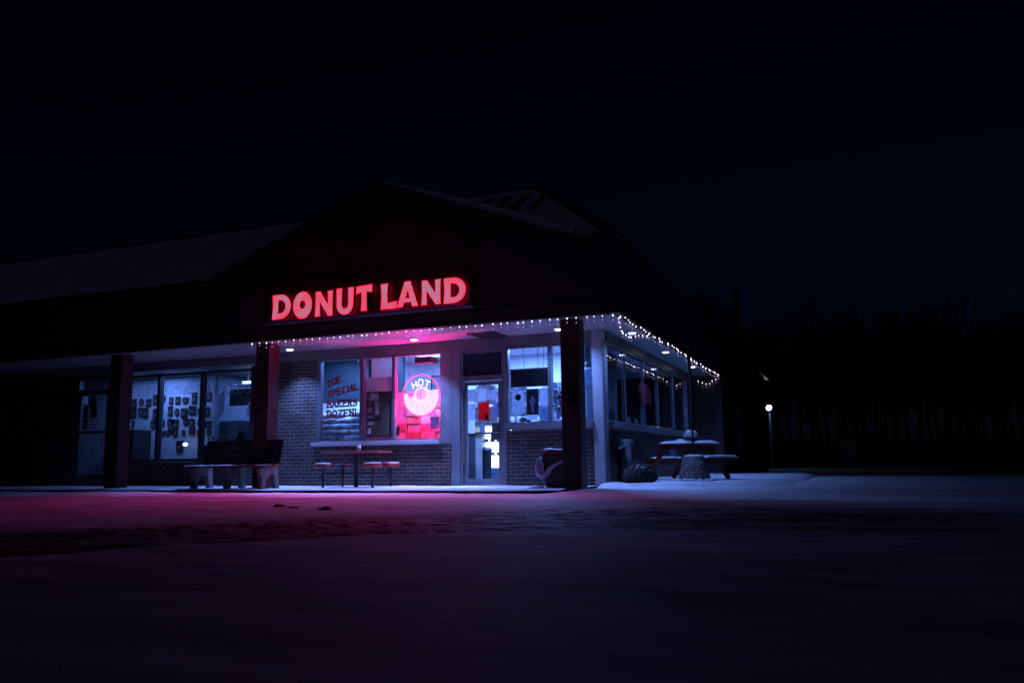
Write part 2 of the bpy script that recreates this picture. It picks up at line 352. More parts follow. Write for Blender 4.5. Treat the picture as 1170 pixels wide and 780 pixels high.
SERIF = {'A': [(0, 0), (1, 0)], 'B': [(.12, 0), (.12, 1)], 'D': [(.12, 0), (.12, 1)], 'E': [(.12, 0), (.12, 1)], 'F': [(.12, 0), (.12, 1)],
         'H': [(.1, 0), (.1, 1), (.9, 0), (.9, 1)], 'I': [(.5, 0), (.5, 1)], 'K': [(.12, 0), (.12, 1), (.92, 1), (.95, 0)], 'L': [(.12, 0), (.12, 1)],
         'N': [(.1, 0), (.1, 1), (.9, 1)], 'P': [(.12, 0), (.12, 1)], 'R': [(.12, 0), (.12, 1), (.95, 0)], 'T': [(.5, 0)], 'U': [(.1, 1), (.9, 1)],
         'W': [(0, 1), (1, 1)], '1': [(.5, 0)]}
def text_mesh(mb, txt, w, h, gap, wt, fn, serif=0., thick=.002, d=0, x0=0, slope=0):
    """flat painted lettering: strokes as little quads; fn(u,v,depth)->xyz"""
    x = x0; k = 0
    for ch in txt:
        if ch == ' ': x += w * .7; continue
        cw = w * (.35 if ch in 'I!.1' else 1)
        strokes = [list(s) for s in GL[ch]]
        if serif:
            for (sx, sy) in SERIF.get(ch, []): strokes.append([(sx - serif, sy), (sx + serif, sy)])
        for st in strokes:
            for a, b in zip(st[:-1], st[1:]):
                ax, ay, bx, by = x + a[0] * cw, a[1] * h, x + b[0] * cw, b[1] * h
                dx, dy = bx - ax, by - ay; L = math.hypot(dx, dy) or 1e-6; nx, ny = -dy / L * wt / 2, dx / L * wt / 2
                ex, ey = dx / L * wt / 2 * .8, dy / L * wt / 2 * .8
                k += 1; dd = d - (k % 7) * .0004
                q = [(ax - ex + nx, ay - ey + ny), (ax - ex - nx, ay - ey - ny), (bx + ex - nx, by + ey - ny), (bx + ex + nx, by + ey + ny)]
                mb.add([fn(px, py + slope * px, dd) for px, py in q], [(0, 1, 2, 3)])
        x += cw + gap
    return x
def text_tubes(mb, txt, w, h, gap, r, fn, x0=0):
    x = x0
    for ch in txt:
        for st in GL[ch]: mb.path([fn(x + a * w, b * h, 0) for a, b in st], r, 6)
        x += w + gap
def font_mesh(txt, size, offset, fn, name, mat, parent, align='CENTER'):
    cu = bpy.data.curves.new(name + '_c', 'FONT'); cu.body = txt; cu.size = size; cu.offset = offset; cu.align_x = align; cu.resolution_u = 3
    ob = bpy.data.objects.new(name + '_c', cu); col.objects.link(ob)
    bpy.context.view_layer.update()
    me = bpy.data.meshes.new_from_object(ob.evaluated_get(bpy.context.evaluated_depsgraph_get()))
    vs = [fn(v.co.x, v.co.y) for v in me.vertices]; fs = [tuple(p.vertices) for p in me.polygons]
    bpy.data.objects.remove(ob); bpy.data.curves.remove(cu); bpy.data.meshes.remove(me)
    mb = MB(); mb.add(vs, fs); return mb.build(name, mat, parent)

# ------------------------------------------------------------------ lamps
def light(name, kind, loc, power, color=LB, parent=None, **kw):
    l = bpy.data.lights.new(name, kind); l.energy = power; l.color = color
    for k, v in kw.items(): setattr(l, k, v)
    o = bpy.data.objects.new(name, l); col.objects.link(o)
    if parent is not None: o.parent = parent; o.location = Vector(loc) - parent_origin(parent)
    else: o.location = loc
    return o

# ================================================================== GROUND
TX = [-9, -4, -1.5, -.1, .67, 1.87, 4.5, 8, 14, 30]
TY = [-20, -15, -13.0, -11.3, -10.1, -9.15, -8.45, -8.1, -7.9, -7.6]
tracks = [(0, .16, .045, 1), (.34, .10, .02, .5), (.75, .12, .028, .6), (1.05, .09, .02, .45), (1.5, .15, .03, .7), (1.95, .1, .022, .5), (2.45, .13, .02, .5)]
def axis(dense0, dense1, step, lo, hi, grow=1.18):
    a = list(np.arange(dense0, dense1, step)); s = step; x = dense1
    while x < hi: a.append(x); s *= grow; x += s
    a.append(hi); s = step; x = dense0; b = []
    while x > lo: s *= grow; x -= s; b.append(max(x, lo))
    return np.array(sorted(set(np.round(b + a, 4))))
xs = axis(-9, 9, .055, -34, 26); ys = axis(-15.2, -2.65, .028, -24, 22)
gx, gy = np.meshgrid(xs, ys); 
def fbm(x, y, s, seed, oct=4):
    z = np.zeros_like(x)
    flat = z.ravel(); fx = x.ravel(); fy = y.ravel()
    for i in range(len(flat)): flat[i] = noise.fractal(Vector((fx[i] * s + seed, fy[i] * s * 1.6, seed)), .8, 2.1, oct)
    return flat.reshape(x.shape)
base = fbm(gx, gy, .7, 3.1, 5)
fine = fbm(gx, gy, 5, 9.2, 4)
z = -.045 + .014 * base
v = gy - (np.interp(gx, TX, TY) + .10 * np.interp(gx, np.linspace(-30, 30, 60), [rnd.uniform(-1, 1) for _ in range(60)]))
bare = np.zeros_like(z)
fade = 1 / (1 + np.exp((gx - 4.5) * .9))
for off, w, dep, b in tracks:
    q = fade * np.exp(-((v - off) / w) ** 2); z -= .8 * dep * q * (.7 + .5 * fine); bare += b * .95 * q * (.6 + .8 * np.clip(fine + .3, 0, 1))
    z += dep * .25 * np.exp(-((v - off - w * 1.8) / (w * .6)) ** 2) * (1 + fine)
band = fade / (1 + np.exp(-(v + .1) * 6)) / (1 + np.exp((v - 3.0) * 4))
churn = fbm(gx * .8, gy, 10, 2.7, 3)
z += band * (.008 * fine + .010 * churn); bare += band * (.16 + .25 * np.clip(base + fine, -.4, 1) + .30 * np.clip(churn, -.4, 1))
bare += .16 * fbm(gx * .22, gy, 3.2, 7.7, 4) * (gy < -5)
# bare wet patch near the camera
patch = np.exp(-(((gx - 3.75) / .42) ** 4 + ((gy + 12.22) / .24) ** 4)); bare += .55 * patch * (.8 + .5 * base); z -= .012 * patch
rip = np.exp(-(((gy + 12.4) / 1.6) ** 2)); bare += rip * .20 * np.clip(fbm(gx * .35, gy, 2.6, 5.5, 3), 0, 1)
# plough ridge along the walkway and the ramp where the kerb ends
ramp = 1 / (1 + np.exp(-(gx + .05) * 9)); toward = np.clip((gy + 3.6) / 1.1, 0, 1)
z += ramp * toward * (.045 + .012 * base)
z += np.exp(-((gy + 3.05) / .3) ** 2) * .02 * (1 - ramp) * (.5 + base)
bare -= .45 * np.clip((gy + 4.6) / 1.0, 0, 1)  # strip by the kerb painted paler, as if lit by the downlights
z = np.where((gx < -.15) & (gy > -2.62), -.09, z)
far = np.clip((gy - 2) / 8, 0, 1); z = z * (1 - far) + far * (-.04)
ny, nx = gx.shape
vv = np.stack([gx, gy, z], -1).reshape(-1, 3)
ii = np.arange(ny * nx).reshape(ny, nx)
ff = np.stack([ii[:-1, :-1], ii[:-1, 1:], ii[1:, 1:], ii[1:, :-1]], -1).reshape(-1, 4)
me = bpy.data.meshes.new('snow_lot'); me.vertices.add(len(vv)); me.vertices.foreach_set('co', vv.ravel())
me.loops.add(ff.size); me.loops.foreach_set('vertex_index', ff.ravel()); me.polygons.add(len(ff))
me.polygons.foreach_set('loop_start', np.arange(0, ff.size, 4)); me.polygons.foreach_set('loop_total', np.full(len(ff), 4))
me.polygons.foreach_set('use_smooth', np.ones(len(ff), bool)); me.update(calc_edges=True)
ca = me.color_attributes.new('bare', 'FLOAT_COLOR', 'POINT'); bb = np.clip(bare + .5, 0, 1.7).ravel()  # layer holds bare wear and the painted light along the kerb
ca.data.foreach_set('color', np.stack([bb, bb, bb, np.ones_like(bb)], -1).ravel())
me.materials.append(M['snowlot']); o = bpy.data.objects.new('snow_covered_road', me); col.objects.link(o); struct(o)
o['label'] = 'snow covered parking lot crossed by tyre tracks in front of the shops'

def slab(name, x0, x1, y0, y1, z0, z1, mat, bev=.015): return struct(MB().box(x0, x1, y0, y1, z0, z1).build(name, mat, bevel=bev))
# walkway slab, snow covered, and its dark kerb face
g = MB(); nxs = 260; nys = 24; X0, X1, Y0, Y1 = -30, -.12, -2.62, .02
for j in range(nys + 1):
    for i in range(nxs + 1):
        x = X0 + (X1 - X0) * i / nxs; y = Y0 + (Y1 - Y0) * j / nys
        g.v.append((x, y, .006 + .009 * noise.fractal(Vector((x * 1.3, y * 2, 4)), .9, 2, 4)))
for j in range(nys):
    for i in range(nxs): a = j * (nxs + 1) + i; g.f.append((a, a + 1, a + nxs + 2, a + nxs + 1)); g.mi.append(0)
struct(g.build('walkway', M['walk'], smooth=True))
struct(MB().box(-30, -.13, -2.612, -2.45, -.25, -.012).build('walkway_kerb', M['darkgrey'], bevel=.01))
g = MB(); nxs = 60; nys = 120; X0, X1, Y0, Y1 = -.11, 3.4, -.25, 10.05
for j in range(nys + 1):
    for i in range(nxs + 1):
        x = X0 + (X1 - X0) * i / nxs; y = Y0 + (Y1 - Y0) * j / nys
        e = min((x - X0) / .1, (X1 - x) / .35, (y - Y0) / .12, 1); 
        g.v.append((x, y, -.04 + (.10 + .016 * noise.fractal(Vector((x * 1.3, y * 1.3, 7)), .9, 2, 4)) * max(0, min(1, e)) ** .5))
for j in range(nys):
    for i in range(nxs): a = j * (nxs + 1) + i; g.f.append((a, a + 1, a + nxs + 2, a + nxs + 1)); g.mi.append(0)
struct(g.build('patio', M['snow'], smooth=True))
# slush lumps thrown up by the tyres
for k, (x, y, w_, lb) in enumerate([(-2.3, -6.78, .075, 'largest dark slush lump, left end of the row of three'), (-1.95, -6.95, .05, 'small dark slush lump in the middle of the row of three'), (-1.36, -7.15, .065, 'flat dark slush lump at the right end of the row of three')]):
    tag(MB().blob((x, y, -.045), (w_ * 1.1, w_ * .7, w_ * .42), 16, 10, .9, k + 3).build('slush_lump', M['darkgrey'], smooth=False), lb, 'slush lump', 'slush lumps along the tyre tracks')
# dark ground beyond the lot
struct(MB().add([(-160, 11.8, -.03), (2.0, 11.8, -.03), (9, 10.4, -.02), (30, 7.0, -.02), (200, 7, -.02), (200, 320, -.02), (-160, 320, -.02)], [(0, 1, 2, 3, 4, 5, 6)]).build('woodland_ground', M['wground']))
struct(MB().box(-300, 300, -120, 330, -1.2, -.3).build('ground', M['wground']))

# ================================================================== BUILDING
B = thing('strip_mall_building', 'low brick strip mall with gabled dark fascia, snowy roof and lit corner shop', 'building', (0, 0, 0))
def part(mb, name, mat, parent=B, **kw): return mb.build(name, mat, parent, **kw)
# brick walls
part(MB().box(-8.36, -6.63, 0, .2, 0, 2.8).box(-6.63, -3.28, 0, .2, 0, .86).box(-2.03, -.22, 0, .2, 0, 1.10), 'brick_wall', M['brick'])
part(MB().box(-12.33, -8.361, .001, .2, 0, .56).box(-24, -14.0, 0, .2, 0, 2.8), 'brick_wall', M['brick'], label='dark brick wall below and left of the award shop windows')
part(MB().box(-.2, 0, .29, 8.95, 0, 1.10).box(-.2, 0, 8.95, 10.06, 0, 2.8).box(-.2, .819, 10.06, 10.26, 0, 3.1), 'brick_wall', M['brick'], label='brick side wall and end wall facing the patio')
part(MB().box(-24, -.205, -.025, .2, 2.8, 3.0).box(-24, -.205, -.045, -.026, 2.955, 2.995), 'header', M['header'])
part(MB().box(-.2, .03, .22, 10.06, 2.82, 3.0), 'header', M['darkframe'])
# white corner column and wall panels
part(MB().box(-.2, .002, -.03, .21, .02, 2.992), 'corner_column', M['white'], bevel=.008)
part(MB().box(.003, .012, .02, .285, .02, 2.82), 'corner_trim', M['offwhite'])
part(MB().box(-3.49, -3.262, -.012, .19, .87, 2.8).box(-3.26, -3.06, -.012, .19, .02, 2.8), 'wall_panel', M['offwhite'], bevel=.004)
part(MB().box(-2.075, -2.03, -.01, .19, .02, 2.8), 'wall_panel', M['header'])
# left shop window
w = part(MB().box(-6.62, -6.52, .0, .12, .955, 2.8).box(-3.53, -3.492, .0, .12, .955, 2.8).box(-6.52, -3.53, .0, .12, 2.745, 2.8).box(-6.52, -3.53, .02, .12, .955, .985)
         .box(-5.50, -5.42, .01, .12, .985, 2.745).box(-4.70, -4.62, .01, .12, .985, 2.745), 'window', M['alum'], bevel=.004)
part(MB().box(-6.519, -5.501, .06, .066, .986, 2.744).box(-5.419, -4.701, .06, .066, .986, 2.744).box(-4.619, -3.531, .06, .066, .986, 2.744), 'glass', M['glass'], w)
part(MB().box(-6.68, -3.50, -.09, .01, .862, .95), 'sill', M['white'], w, bevel=.006)
lt = MB(); fn = lambda u, q, d: (-6.40 + u, .055 + d, q)
def tl(txt, u0, z0, w_, h_, slope): text_mesh(lt, txt, w_, h_, w_ * .3, .038, lambda u, q, d: (-6.40 + u0 + u, .055 + d, z0 + q), serif=.22, slope=slope)
tl('TUE.', .02, 2.17, .10, .12, .30); tl('SPECIAL', .04, 1.93, .097, .13, .21); tl('BAKERS', .03, 1.72, .104, .13, .02); tl('DOZEN!', .03, 1.50, .112, .13, .03)
part(lt, 'lettering', M['paintred'], w, label='red slab letters painted on the left pane reading TUE. SPECIAL BAKERS DOZEN!')
# right front windows
w = part(MB().box(-2.03, -1.99, .0, .12, 1.235, 2.8).box(-1.135, -1.055, .0, .12, 1.235, 2.745).box(-.235, -.201, .0, .12, 1.235, 2.8).box(-1.99, -.235, .0, .12, 2.745, 2.8).box(-1.99, -.235, .02, .12, 1.235, 1.26), 'window', M['alum'], bevel=.004)
part(MB().box(-1.989, -1.136, .06, .066, 1.261, 2.744).box(-1.054, -.236, .06, .066, 1.261, 2.744), 'glass', M['glass'], w)
part(MB().box(-2.04, -.19, -.10, .01, 1.105, 1.23), 'sill', M['offwhite'], w, bevel=.006)
# side windows
ym = [1.82, 3.53, 5.06, 7.0]
mb = MB().box(-.12, -.0, .29, .35, 1.235, 2.82).box(-.12, .0, 8.88, 8.94, 1.235, 2.82).box(-.12, .0, .35, 8.88, 2.77, 2.82).box(-.12, .0, .35, 8.88, 1.235, 1.27)
for y in ym: mb.box(-.05, -.02, y - .016, y + .016, 1.27, 2.77)
w = part(mb, 'window', M['alum'], bevel=.004)
mb = MB(); yy = [.35] + ym + [8.88]
for a, b in zip(yy[:-1], yy[1:]): mb.box(-.066, -.06, a + .002, b - .002, 1.271, 2.769)
part(mb, 'glass', M['glass'], w)
part(MB().box(-.01, .12, .29, 8.95, 1.105, 1.23), 'sill', M['offwhite'], w, bevel=.006)
# shop door
d = part(MB().box(-3.055, -3.0, .0, .12, .02, 2.8).box(-2.13, -2.08, .0, .12, .02, 2.8).box(-3.0, -2.13, .0, .12, 2.13, 2.24).box(-3.0, -2.13, .0, .12, 2.72, 2.8).box(-3.0, -2.13, -.01, .12, .0, .035), 'door_frame', M['alum'], bevel=.004)
part(MB().box(-2.998, -2.132, .06, .066, 2.241, 2.719), 'transom_glass', M['glass'], d)
part(MB().box(-2.998, -2.132, .10, .118, 2.241, 2.719), 'transom_board', M['teal'], d)
dr = part(MB().box(-2.99, -2.91, .03, .075, .04, 2.12).box(-2.22, -2.14, .03, .075, .04, 2.12).box(-2.91, -2.22, .03, .075, 2.04, 2.12).box(-2.91, -2.22, .03, .075, .04, .14), 'door', M['alum'], B, bevel=.004)
part(MB().box(-2.909, -2.221, .05, .056, .141, 2.039), 'glass', M['glass'], dr)
part(MB().path([(-2.19, .03, 1.2), (-2.19, -.03, 1.2), (-2.19, -.03, .95), (-2.19, .03, .95)], .012), 'door_handle', M['iron'], dr)
for zz in (.35, 1.85): part(MB().box(-2.995, -2.975, .012, .03, zz - .07, zz + .07), 'hinge', M['black'], dr)
part(MB().box(-2.905, -2.225, .035, .05, 1.03, 1.06), 'push_bar', M['iron'], dr)
# award shop windows and door
w = part(MB().box(-12.33, -12.25, .0, .12, .6, 2.75).box(-11.29, -11.20, .0, .12, .6, 2.7).box(-9.95, -9.86, .0, .12, .6, 2.7).box(-8.45, -8.362, .0, .12, .6, 2.75).box(-12.25, -8.45, .0, .12, 2.64, 2.7).box(-12.25, -8.45, .02, .12, .6, .64), 'window', M['darkframe'])
part(MB().box(-12.249, -11.291, .06, .066, .641, 2.639).box(-11.199, -9.951, .06, .066, .641, 2.639).box(-9.859, -8.451, .06, .066, .641, 2.639), 'glass', M['glass'], w)
part(MB().box(-12.36, -8.362, -.05, .0, .565, .598), 'sill', M['darkgrey'], w)
part(MB().box(-11.265, -11.225, .121, .16, .66, 2.64), 'inner_mullion', M['white'], w)
part(MB().box(-9.925, -9.885, .121, .16, 1.9, 2.64), 'inner_mullion', M['white'], w)
lt = MB(); text_mesh(lt, 'AWARDS', .165, .20, .065, .022, lambda u, q, d: (-9.80 + u, .055 + d, 2.13 + q), serif=.18)
part(lt, 'lettering', M['vinyl'], w, label='pale serif letters reading AWARDS on the right pane')
lt = MB(); text_mesh(lt, 'PROFESSIONAL', .135, .17, .045, .014, lambda u, q, d: (-12.18 + u, .055 + d, 2.19 + q), serif=.15)
part(lt, 'lettering', M['vinylfaint'], w, label='faint worn letters in front of AWARDS, hardly legible')
d = part(MB().box(-14.0, -13.92, .0, .12, 0, 2.8).box(-12.92, -12.331, .0, .12, 0, 2.8).box(-13.92, -12.92, .0, .12, 2.28, 2.42).box(-13.92, -12.92, .0, .12, 2.66, 2.8).box(-13.92, -12.92, .03, .1, 0, .28), 'door_frame', M['darkframe'])
part(MB().box(-13.919, -12.921, .06, .066, 2.421, 2.659), 'transom_glass', M['glass'], d)
dr = part(MB().box(-13.905, -13.86, .03, .08, .285, 2.275).box(-12.975, -12.93, .03, .08, .285, 2.275).box(-13.86, -12.975, .033, .077, 1.307, 1.373), 'door', M['darkframe'])
part(MB().box(-13.859, -12.976, .055, .061, .286, 1.304).box(-13.859, -12.976, .055, .061, 1.376, 2.274), 'glass', M['glass'], dr)
part(MB().path([(-13.0, .03, 1.25), (-13.0, -.03, 1.25), (-13.0, -.03, 1.0), (-13.0, .03, 1.0)], .014), 'door_handle', M['iron'], dr)
lt = MB(); text_mesh(lt, '1317', .115, .15, .035, .022, lambda u, q, d_: (-13.52 + u, .055 + d_, 2.46 + q))
part(lt, 'house_number', M['black'], d, label='number 1317 on the glass over the award shop door')
# pillars
for (x0, nm) in ((-.345, 'right brick pillar with a wreath, beside the bin'), (-7.09, 'middle brick pillar, its right side lit red'), (-11.2, 'left brick pillar near the award shop door')):
    part(MB().box(x0, x0 + .34, -1.5, -1.16, 0.0, 2.998), 'pillar', M['pbrick'], label=nm, bevel=.004)
# soffit
part(MB().box(-24, .03, -1.66, -.026, 3.001, 3.05), 'soffit', M['soffit'])
part(MB().box(.031, .70, -1.66, 10.06, 3.0, 3.05), 'soffit', M['soffit_plain'], label='smooth soffit over the patio side')
part(MB().box(-2.55, -1.93, -.78, -.06, 2.988, 3.0), 'soffit_hatch', M['edge'])
# fascia with the cross gable
fas = [(-24, 2.985), (.82, 2.985), (.82, 4.35), (.04, 4.33), (-4.0, 5.91), (-8.05, 4.33), (-24, 4.36)]
part(MB().prism(fas, [], lambda u, q, d: (u, d, q), -1.8, -1.66), 'fascia', M['fascia'])
part(MB().box(.68, .819, -1.659, 10.06, 2.987, 4.35), 'fascia', M['fascia'])
part(MB().box(-24, .84, -1.822, -1.801, 3.20, 3.225).box(-24, .835, -1.815, -1.801, 2.99, 3.03).box(.82, .835, -1.8, 10.05, 3.20, 3.225).box(.82, .83, -1.8, 10.05, 2.99, 3.03), 'fascia_trim', M['siding'])
ed = MB()
def rake(a, b, t=.10, pr=.06):
    ax, az = a; bx, bz = b; ed.add([(ax, -1.8 - pr, az - .02), (bx, -1.8 - pr, bz - .02), (bx, -1.8 - pr, bz + t), (ax, -1.8 - pr, az + t), (ax, -1.6, az - .02), (bx, -1.6, bz - .02), (bx, -1.6, bz + t), (ax, -1.6, az + t)],
        [(0, 1, 2, 3), (7, 6, 5, 4), (0, 4, 5, 1), (3, 2, 6, 7), (0, 3, 7, 4), (1, 5, 6, 2)])
rake((-24, 4.36), (-8.05, 4.33), .07); rake((-8.05, 4.33), (-4, 5.91)); rake((-4, 5.91), (.04, 4.33)); rake((.04, 4.33), (.86, 4.35), .07)
ed.box(.68, .87, -1.6, 10.06, 4.35, 4.41)
part(ed, 'roof_edge', M['edge'])
# roof: front slope, hip and side slope, cross gable behind the pediment
ZR, YR, XR = 6.13, .27, -1.25
rf = part(MB().add([(-24, -1.7, 4.37), (.76, -1.7, 4.37), (XR, YR, ZR), (-24, YR, ZR), (.76, 10.2, 4.37), (XR, 10.2, ZR), (-24, 2.3, 4.37), (-3.3, 2.3, 4.37), (-3.3, 10.2, 4.37)],
        [(0, 1, 2, 3), (1, 4, 5, 2), (3, 2, 7, 6), (2, 5, 8, 7)]).add([(-8.05, -1.62, 4.33), (.04, -1.62, 4.33), (-4, -1.62, 5.93), (-4, .05, 5.93)], [(0, 2, 3), (2, 1, 3)]), 'roof', M['roofmetal'])
mb = MB()
for i in range(58):
    x = -24 + .42 * i
    if x > XR: break
    mb.tube((x, -1.66, 4.42), (x, YR, ZR + .03), .014, n=4)
mb.path([(-24, YR, ZR + .03), (XR, YR, ZR + .03), (.80, -1.74, 4.43)], .05, 6); mb.path([(XR, YR, ZR + .03), (XR, 10.2, ZR + .03)], .05, 6)
part(mb, 'roof_seam', M['edge'], rf)
slots = [(-2.95, -2.75, .80, .93), (-2.52, -2.26, .74, .93), (-2.10, -1.82, .66, .92), (-1.68, -1.40, .58, .90), (-1.20, -1.02, .60, .86)]
sp = [(-1.2, .33), (-1.9, .42), (-.5, .25), (-2.7, .46), (-.35, .1)]
g = MB(); nu, nv = 500, 36; idx = {}
def sv(i, j):
    if (i, j) not in idx:
        t = j / nv; xe = .70 + (XR - .10 - .70) * t; x = -24 + (xe + 24) * i / nu
        idx[(i, j)] = len(g.v); g.v.append((x, -1.68 + (YR - .04 + 1.68) * t, 4.40 + (ZR - .02 - 4.40) * t + .012 * noise.noise(Vector((x * 2, t * 6, 0)))))
    return idx[(i, j)]
for i in range(nu):
    for j in range(nv):
        t = (j + .5) / nv; xe = .70 + (XR - .8) * t; x = -24 + (xe + 24) * (i + .5) / nu
        wob = .06 * noise.noise(Vector((x * 5, t * 9, 2)))
        if any(a + wob < x - .45 * (t - .85) < b + wob and c + wob < t < e for a, b, c, e in slots): continue
        if any(math.hypot(x - a, (t - c) * 2.2) < .07 for a, c in sp): continue
        if t < .12 and noise.noise(Vector((x * 3.1, t * 20, 5))) > .38 + t * 2: continue
        if x > .45 - 1.95 * t + .45 * 0 and x > XR - .05 - .0 + (1 - t) * 2.02 - .12: continue
        g.f.append((sv(i, j), sv(i + 1, j), sv(i + 1, j + 1), sv(i, j + 1))); g.mi.append(0)
so = part(g, 'roof_snow', M['snow'], rf, label='sheet of snow on the front roof slope, with dark gaps near the ridge')
sm = so.modifiers.new('thick', 'SOLIDIFY'); sm.thickness = .03; sm.offset = 1
# snow lying along the right gable rake and the side edge
g = MB()
for k in range(60):
    t0, t1 = k / 60, (k + 1) / 60
    for t, tt in ((t0, t1),):
        xa, xb = -3.9 + 3.95 * t, -3.9 + 3.95 * tt
        za, zb = 5.99 - 1.545 * t, 5.99 - 1.545 * tt
        ha = .03 + .10 * min(1, t * 2.2) + .015 * noise.noise(Vector((xa * 3, 0, 0))); hb = .03 + .10 * min(1, tt * 2.2) + .015 * noise.noise(Vector((xb * 3, 0, 0)))
        g.add([(xa, -1.80, za), (xb, -1.80, zb), (xb, -1.78, zb + hb), (xa, -1.78, za + ha), (xa, -1.55, za + ha), (xb, -1.55, zb + hb)], [(0, 1, 2, 3), (3, 2, 5, 4)])
part(g, 'roof_snow', M['snow'], rf, label='narrow band of snow on the right rake of the gable')
g = MB()
for k in range(40):
    y = rnd.uniform(-1.5, 10); L = rnd.uniform(.1, .5)
    g.blob((.80, y, 4.43), (.06, L, .035), 8, 4, .4, k)
part(g, 'roof_snow', M['snow'], rf, label='broken snow along the side eave', smooth=True)
# downlights
for k, (x, y, on) in enumerate([(-.70, -.54, 1), (-3.84, -.57, 1), (-6.99, -.51, 1), (-10.13, -.57, 0), (.46, .57, 1), (.46, 3.82, 1), (.47, 7.27, 1), (-13.3, -.57, 0)]):
    zc = 2.999
    o = part(MB().lathe([(.085, -.018), (.10, -.022), (.112, -.006), (.112, 0)], (x, y, zc), 24), 'downlight', M['white'], smooth=True)
    part(MB().lathe([(.082, -.012), (.06, -.032), (.0001, -.038)], (x, y, zc), 20), 'lamp_lens', M['lamp'] if on else M['white'], o)
    if on:
        pw = {0: 440, 1: 1150, 2: 800, 4: 290, 5: 290, 6: 260}[k]
        dl = light('lamp', 'SPOT', (x, y, zc - .04), pw, LB, o, spot_size=R(146), spot_blend=.95, shadow_soft_size=.06)
        if k in (1, 2): dl.rotation_euler = (-R(5), 0, 0); dl.data.spot_size = R(104); dl.data.spot_blend = .7

# ---- interior of the corner shop
part(MB().box(-8.3, -.22, .2, 9.9, -.05, .015), 'floor', M['floor'])
part(MB().box(-8.3, -.22, .2, 9.9, 3.0, 3.06), 'ceiling', M['inwhite'])
part(MB().box(-8.3, -.56, 2.9, 3.0, .015, 3.0), 'inner_wall', M['inwhite'])
part(MB().box(-.60, -.50, .55, 2.899, .015, 3.0), 'inner_wall', M['ingrey'])
part(MB().box(-8.36, -8.3, .2, 9.9, 0, 3.0), 'inner_wall', M['ingrey'])
part(MB().box(-3.6, -3.5, 3.001, 9.9, .015, 3.0), 'inner_wall', M['teal'])
part(MB().box(-5.35, -5.28, .125, 1.5, .98, 2.99), 'neon_baffle', M['teal'])  # added baffle, keeps the neon light off the flour sacks
part(MB().box(-3.47, -3.40, .21, 1.45, .015, 2.99), 'neon_baffle', M['ingrey'])  # added baffle, keeps the neon light off the door side
part(MB().box(-8.3, -5.36, 1.7, 1.76, 1.95, 2.999), 'bulkhead', M['teal'])
for (x0, x1, y0, y1, p, lb) in ((-5.0, -3.95, 1.5, 2.0, 80, 'ceiling light panel above the neon sign window'), (-2.8, -1.5, .8, 1.5, 540, 'ceiling light panel above the right front window'), (-7.9, -6.9, 2.1, 2.6, 150, 'ceiling light panel hidden behind the teal bulkhead'), (-7.4, -5.7, .45, .75, 150, 'unseen light strip added close over the flour sacks')):  # the strip over the sacks is added out of view to brighten them
    o = part(MB().box(x0 - .03, x1 + .03, y0 - .03, y1 + .03, 2.975, 2.999), 'ceiling_light', M['white'], label=lb)
    part(MB().box(x0, x1, y0, y1, 2.962, 2.974), 'diffuser', M['troffer'], o)
    l = light('lamp', 'AREA', ((x0 + x1) / 2, (y0 + y1) / 2, 2.955), p, (.18, .35, 1), o, shape='RECTANGLE', size=x1 - x0, size_y=y1 - y0)
o = part(MB().box(-1.9, -1.4, 5.2, 5.7, 2.975, 2.999), 'ceiling_light', M['white'], label='small dim ceiling light of the dining room')
light('lamp', 'AREA', (-1.65, 5.45, 2.95), 110, LB, o, size=.4)
# award shop interior
part(MB().box(-20, -8.37, .2, 2.2, -.05, .012), 'floor', M['floor'])
part(MB().box(-20, -8.37, .2, 6, 2.86, 2.92), 'ceiling', M['ingrey'])
part(MB().box(-20, -11.0, 1.6, 1.7, .012, 2.859), 'inner_wall', M['awall'], label='pale wall of the award shop hung with plaques')
part(MB().box(-11.0, -8.37, 4.6, 4.7, .012, 2.859), 'inner_wall', M['ingrey'])
part(MB().box(-11.0, -10.93, 1.7, 4.599, .012, 2.859), 'inner_wall', M['ingrey'])
for (x, y, p) in ((-12.3, .95, 42), (-10.2, .9, 20), (-9.9, 2.7, 40), (-13.6, .95, 8)):
    o = part(MB().box(x - .3, x + .3, y - .06, y + .06, 2.82, 2.859), 'ceiling_light', M['white'])
    light('lamp', 'AREA', (x, y, 2.80), p, (.17, .33, 1), o, shape='RECTANGLE', size=.6, size_y=.12)
# ================================================================== REAR WING
W = thing('rear_wing_building', 'long unlit dark wing stretching back behind the corner shop', 'building', (.4, 18, 0))
MBw = lambda: MB()
MB().box(-8, .80, 10.27, 24.5, -.1, 4.2).build('wall', M['siding'], W)
rw = MB().add([(.95, 10.27, 4.2), (.95, 24.8, 4.2), (-4, 24.8, 5.9), (-4, 10.27, 5.9)], [(0, 1, 2, 3)]).box(.80, .96, 10.27, 24.8, 4.12, 4.22).build('roof', M['roofmetal'], W)
g = MB()
for k in range(14): g.blob((.93, 15.5 + rnd.uniform(0, 5), 4.24), (.07, rnd.uniform(.15, .5), .05), 8, 4, .4, k)
g.build('roof_snow', M['snow'], rw, smooth=True)
g = MB()
for k in range(12): g.box(.801, .812, 10.4 + 1.2 * k, 10.46 + 1.2 * k, 0, 4.1)
g.build('batten', M['edge'], W)

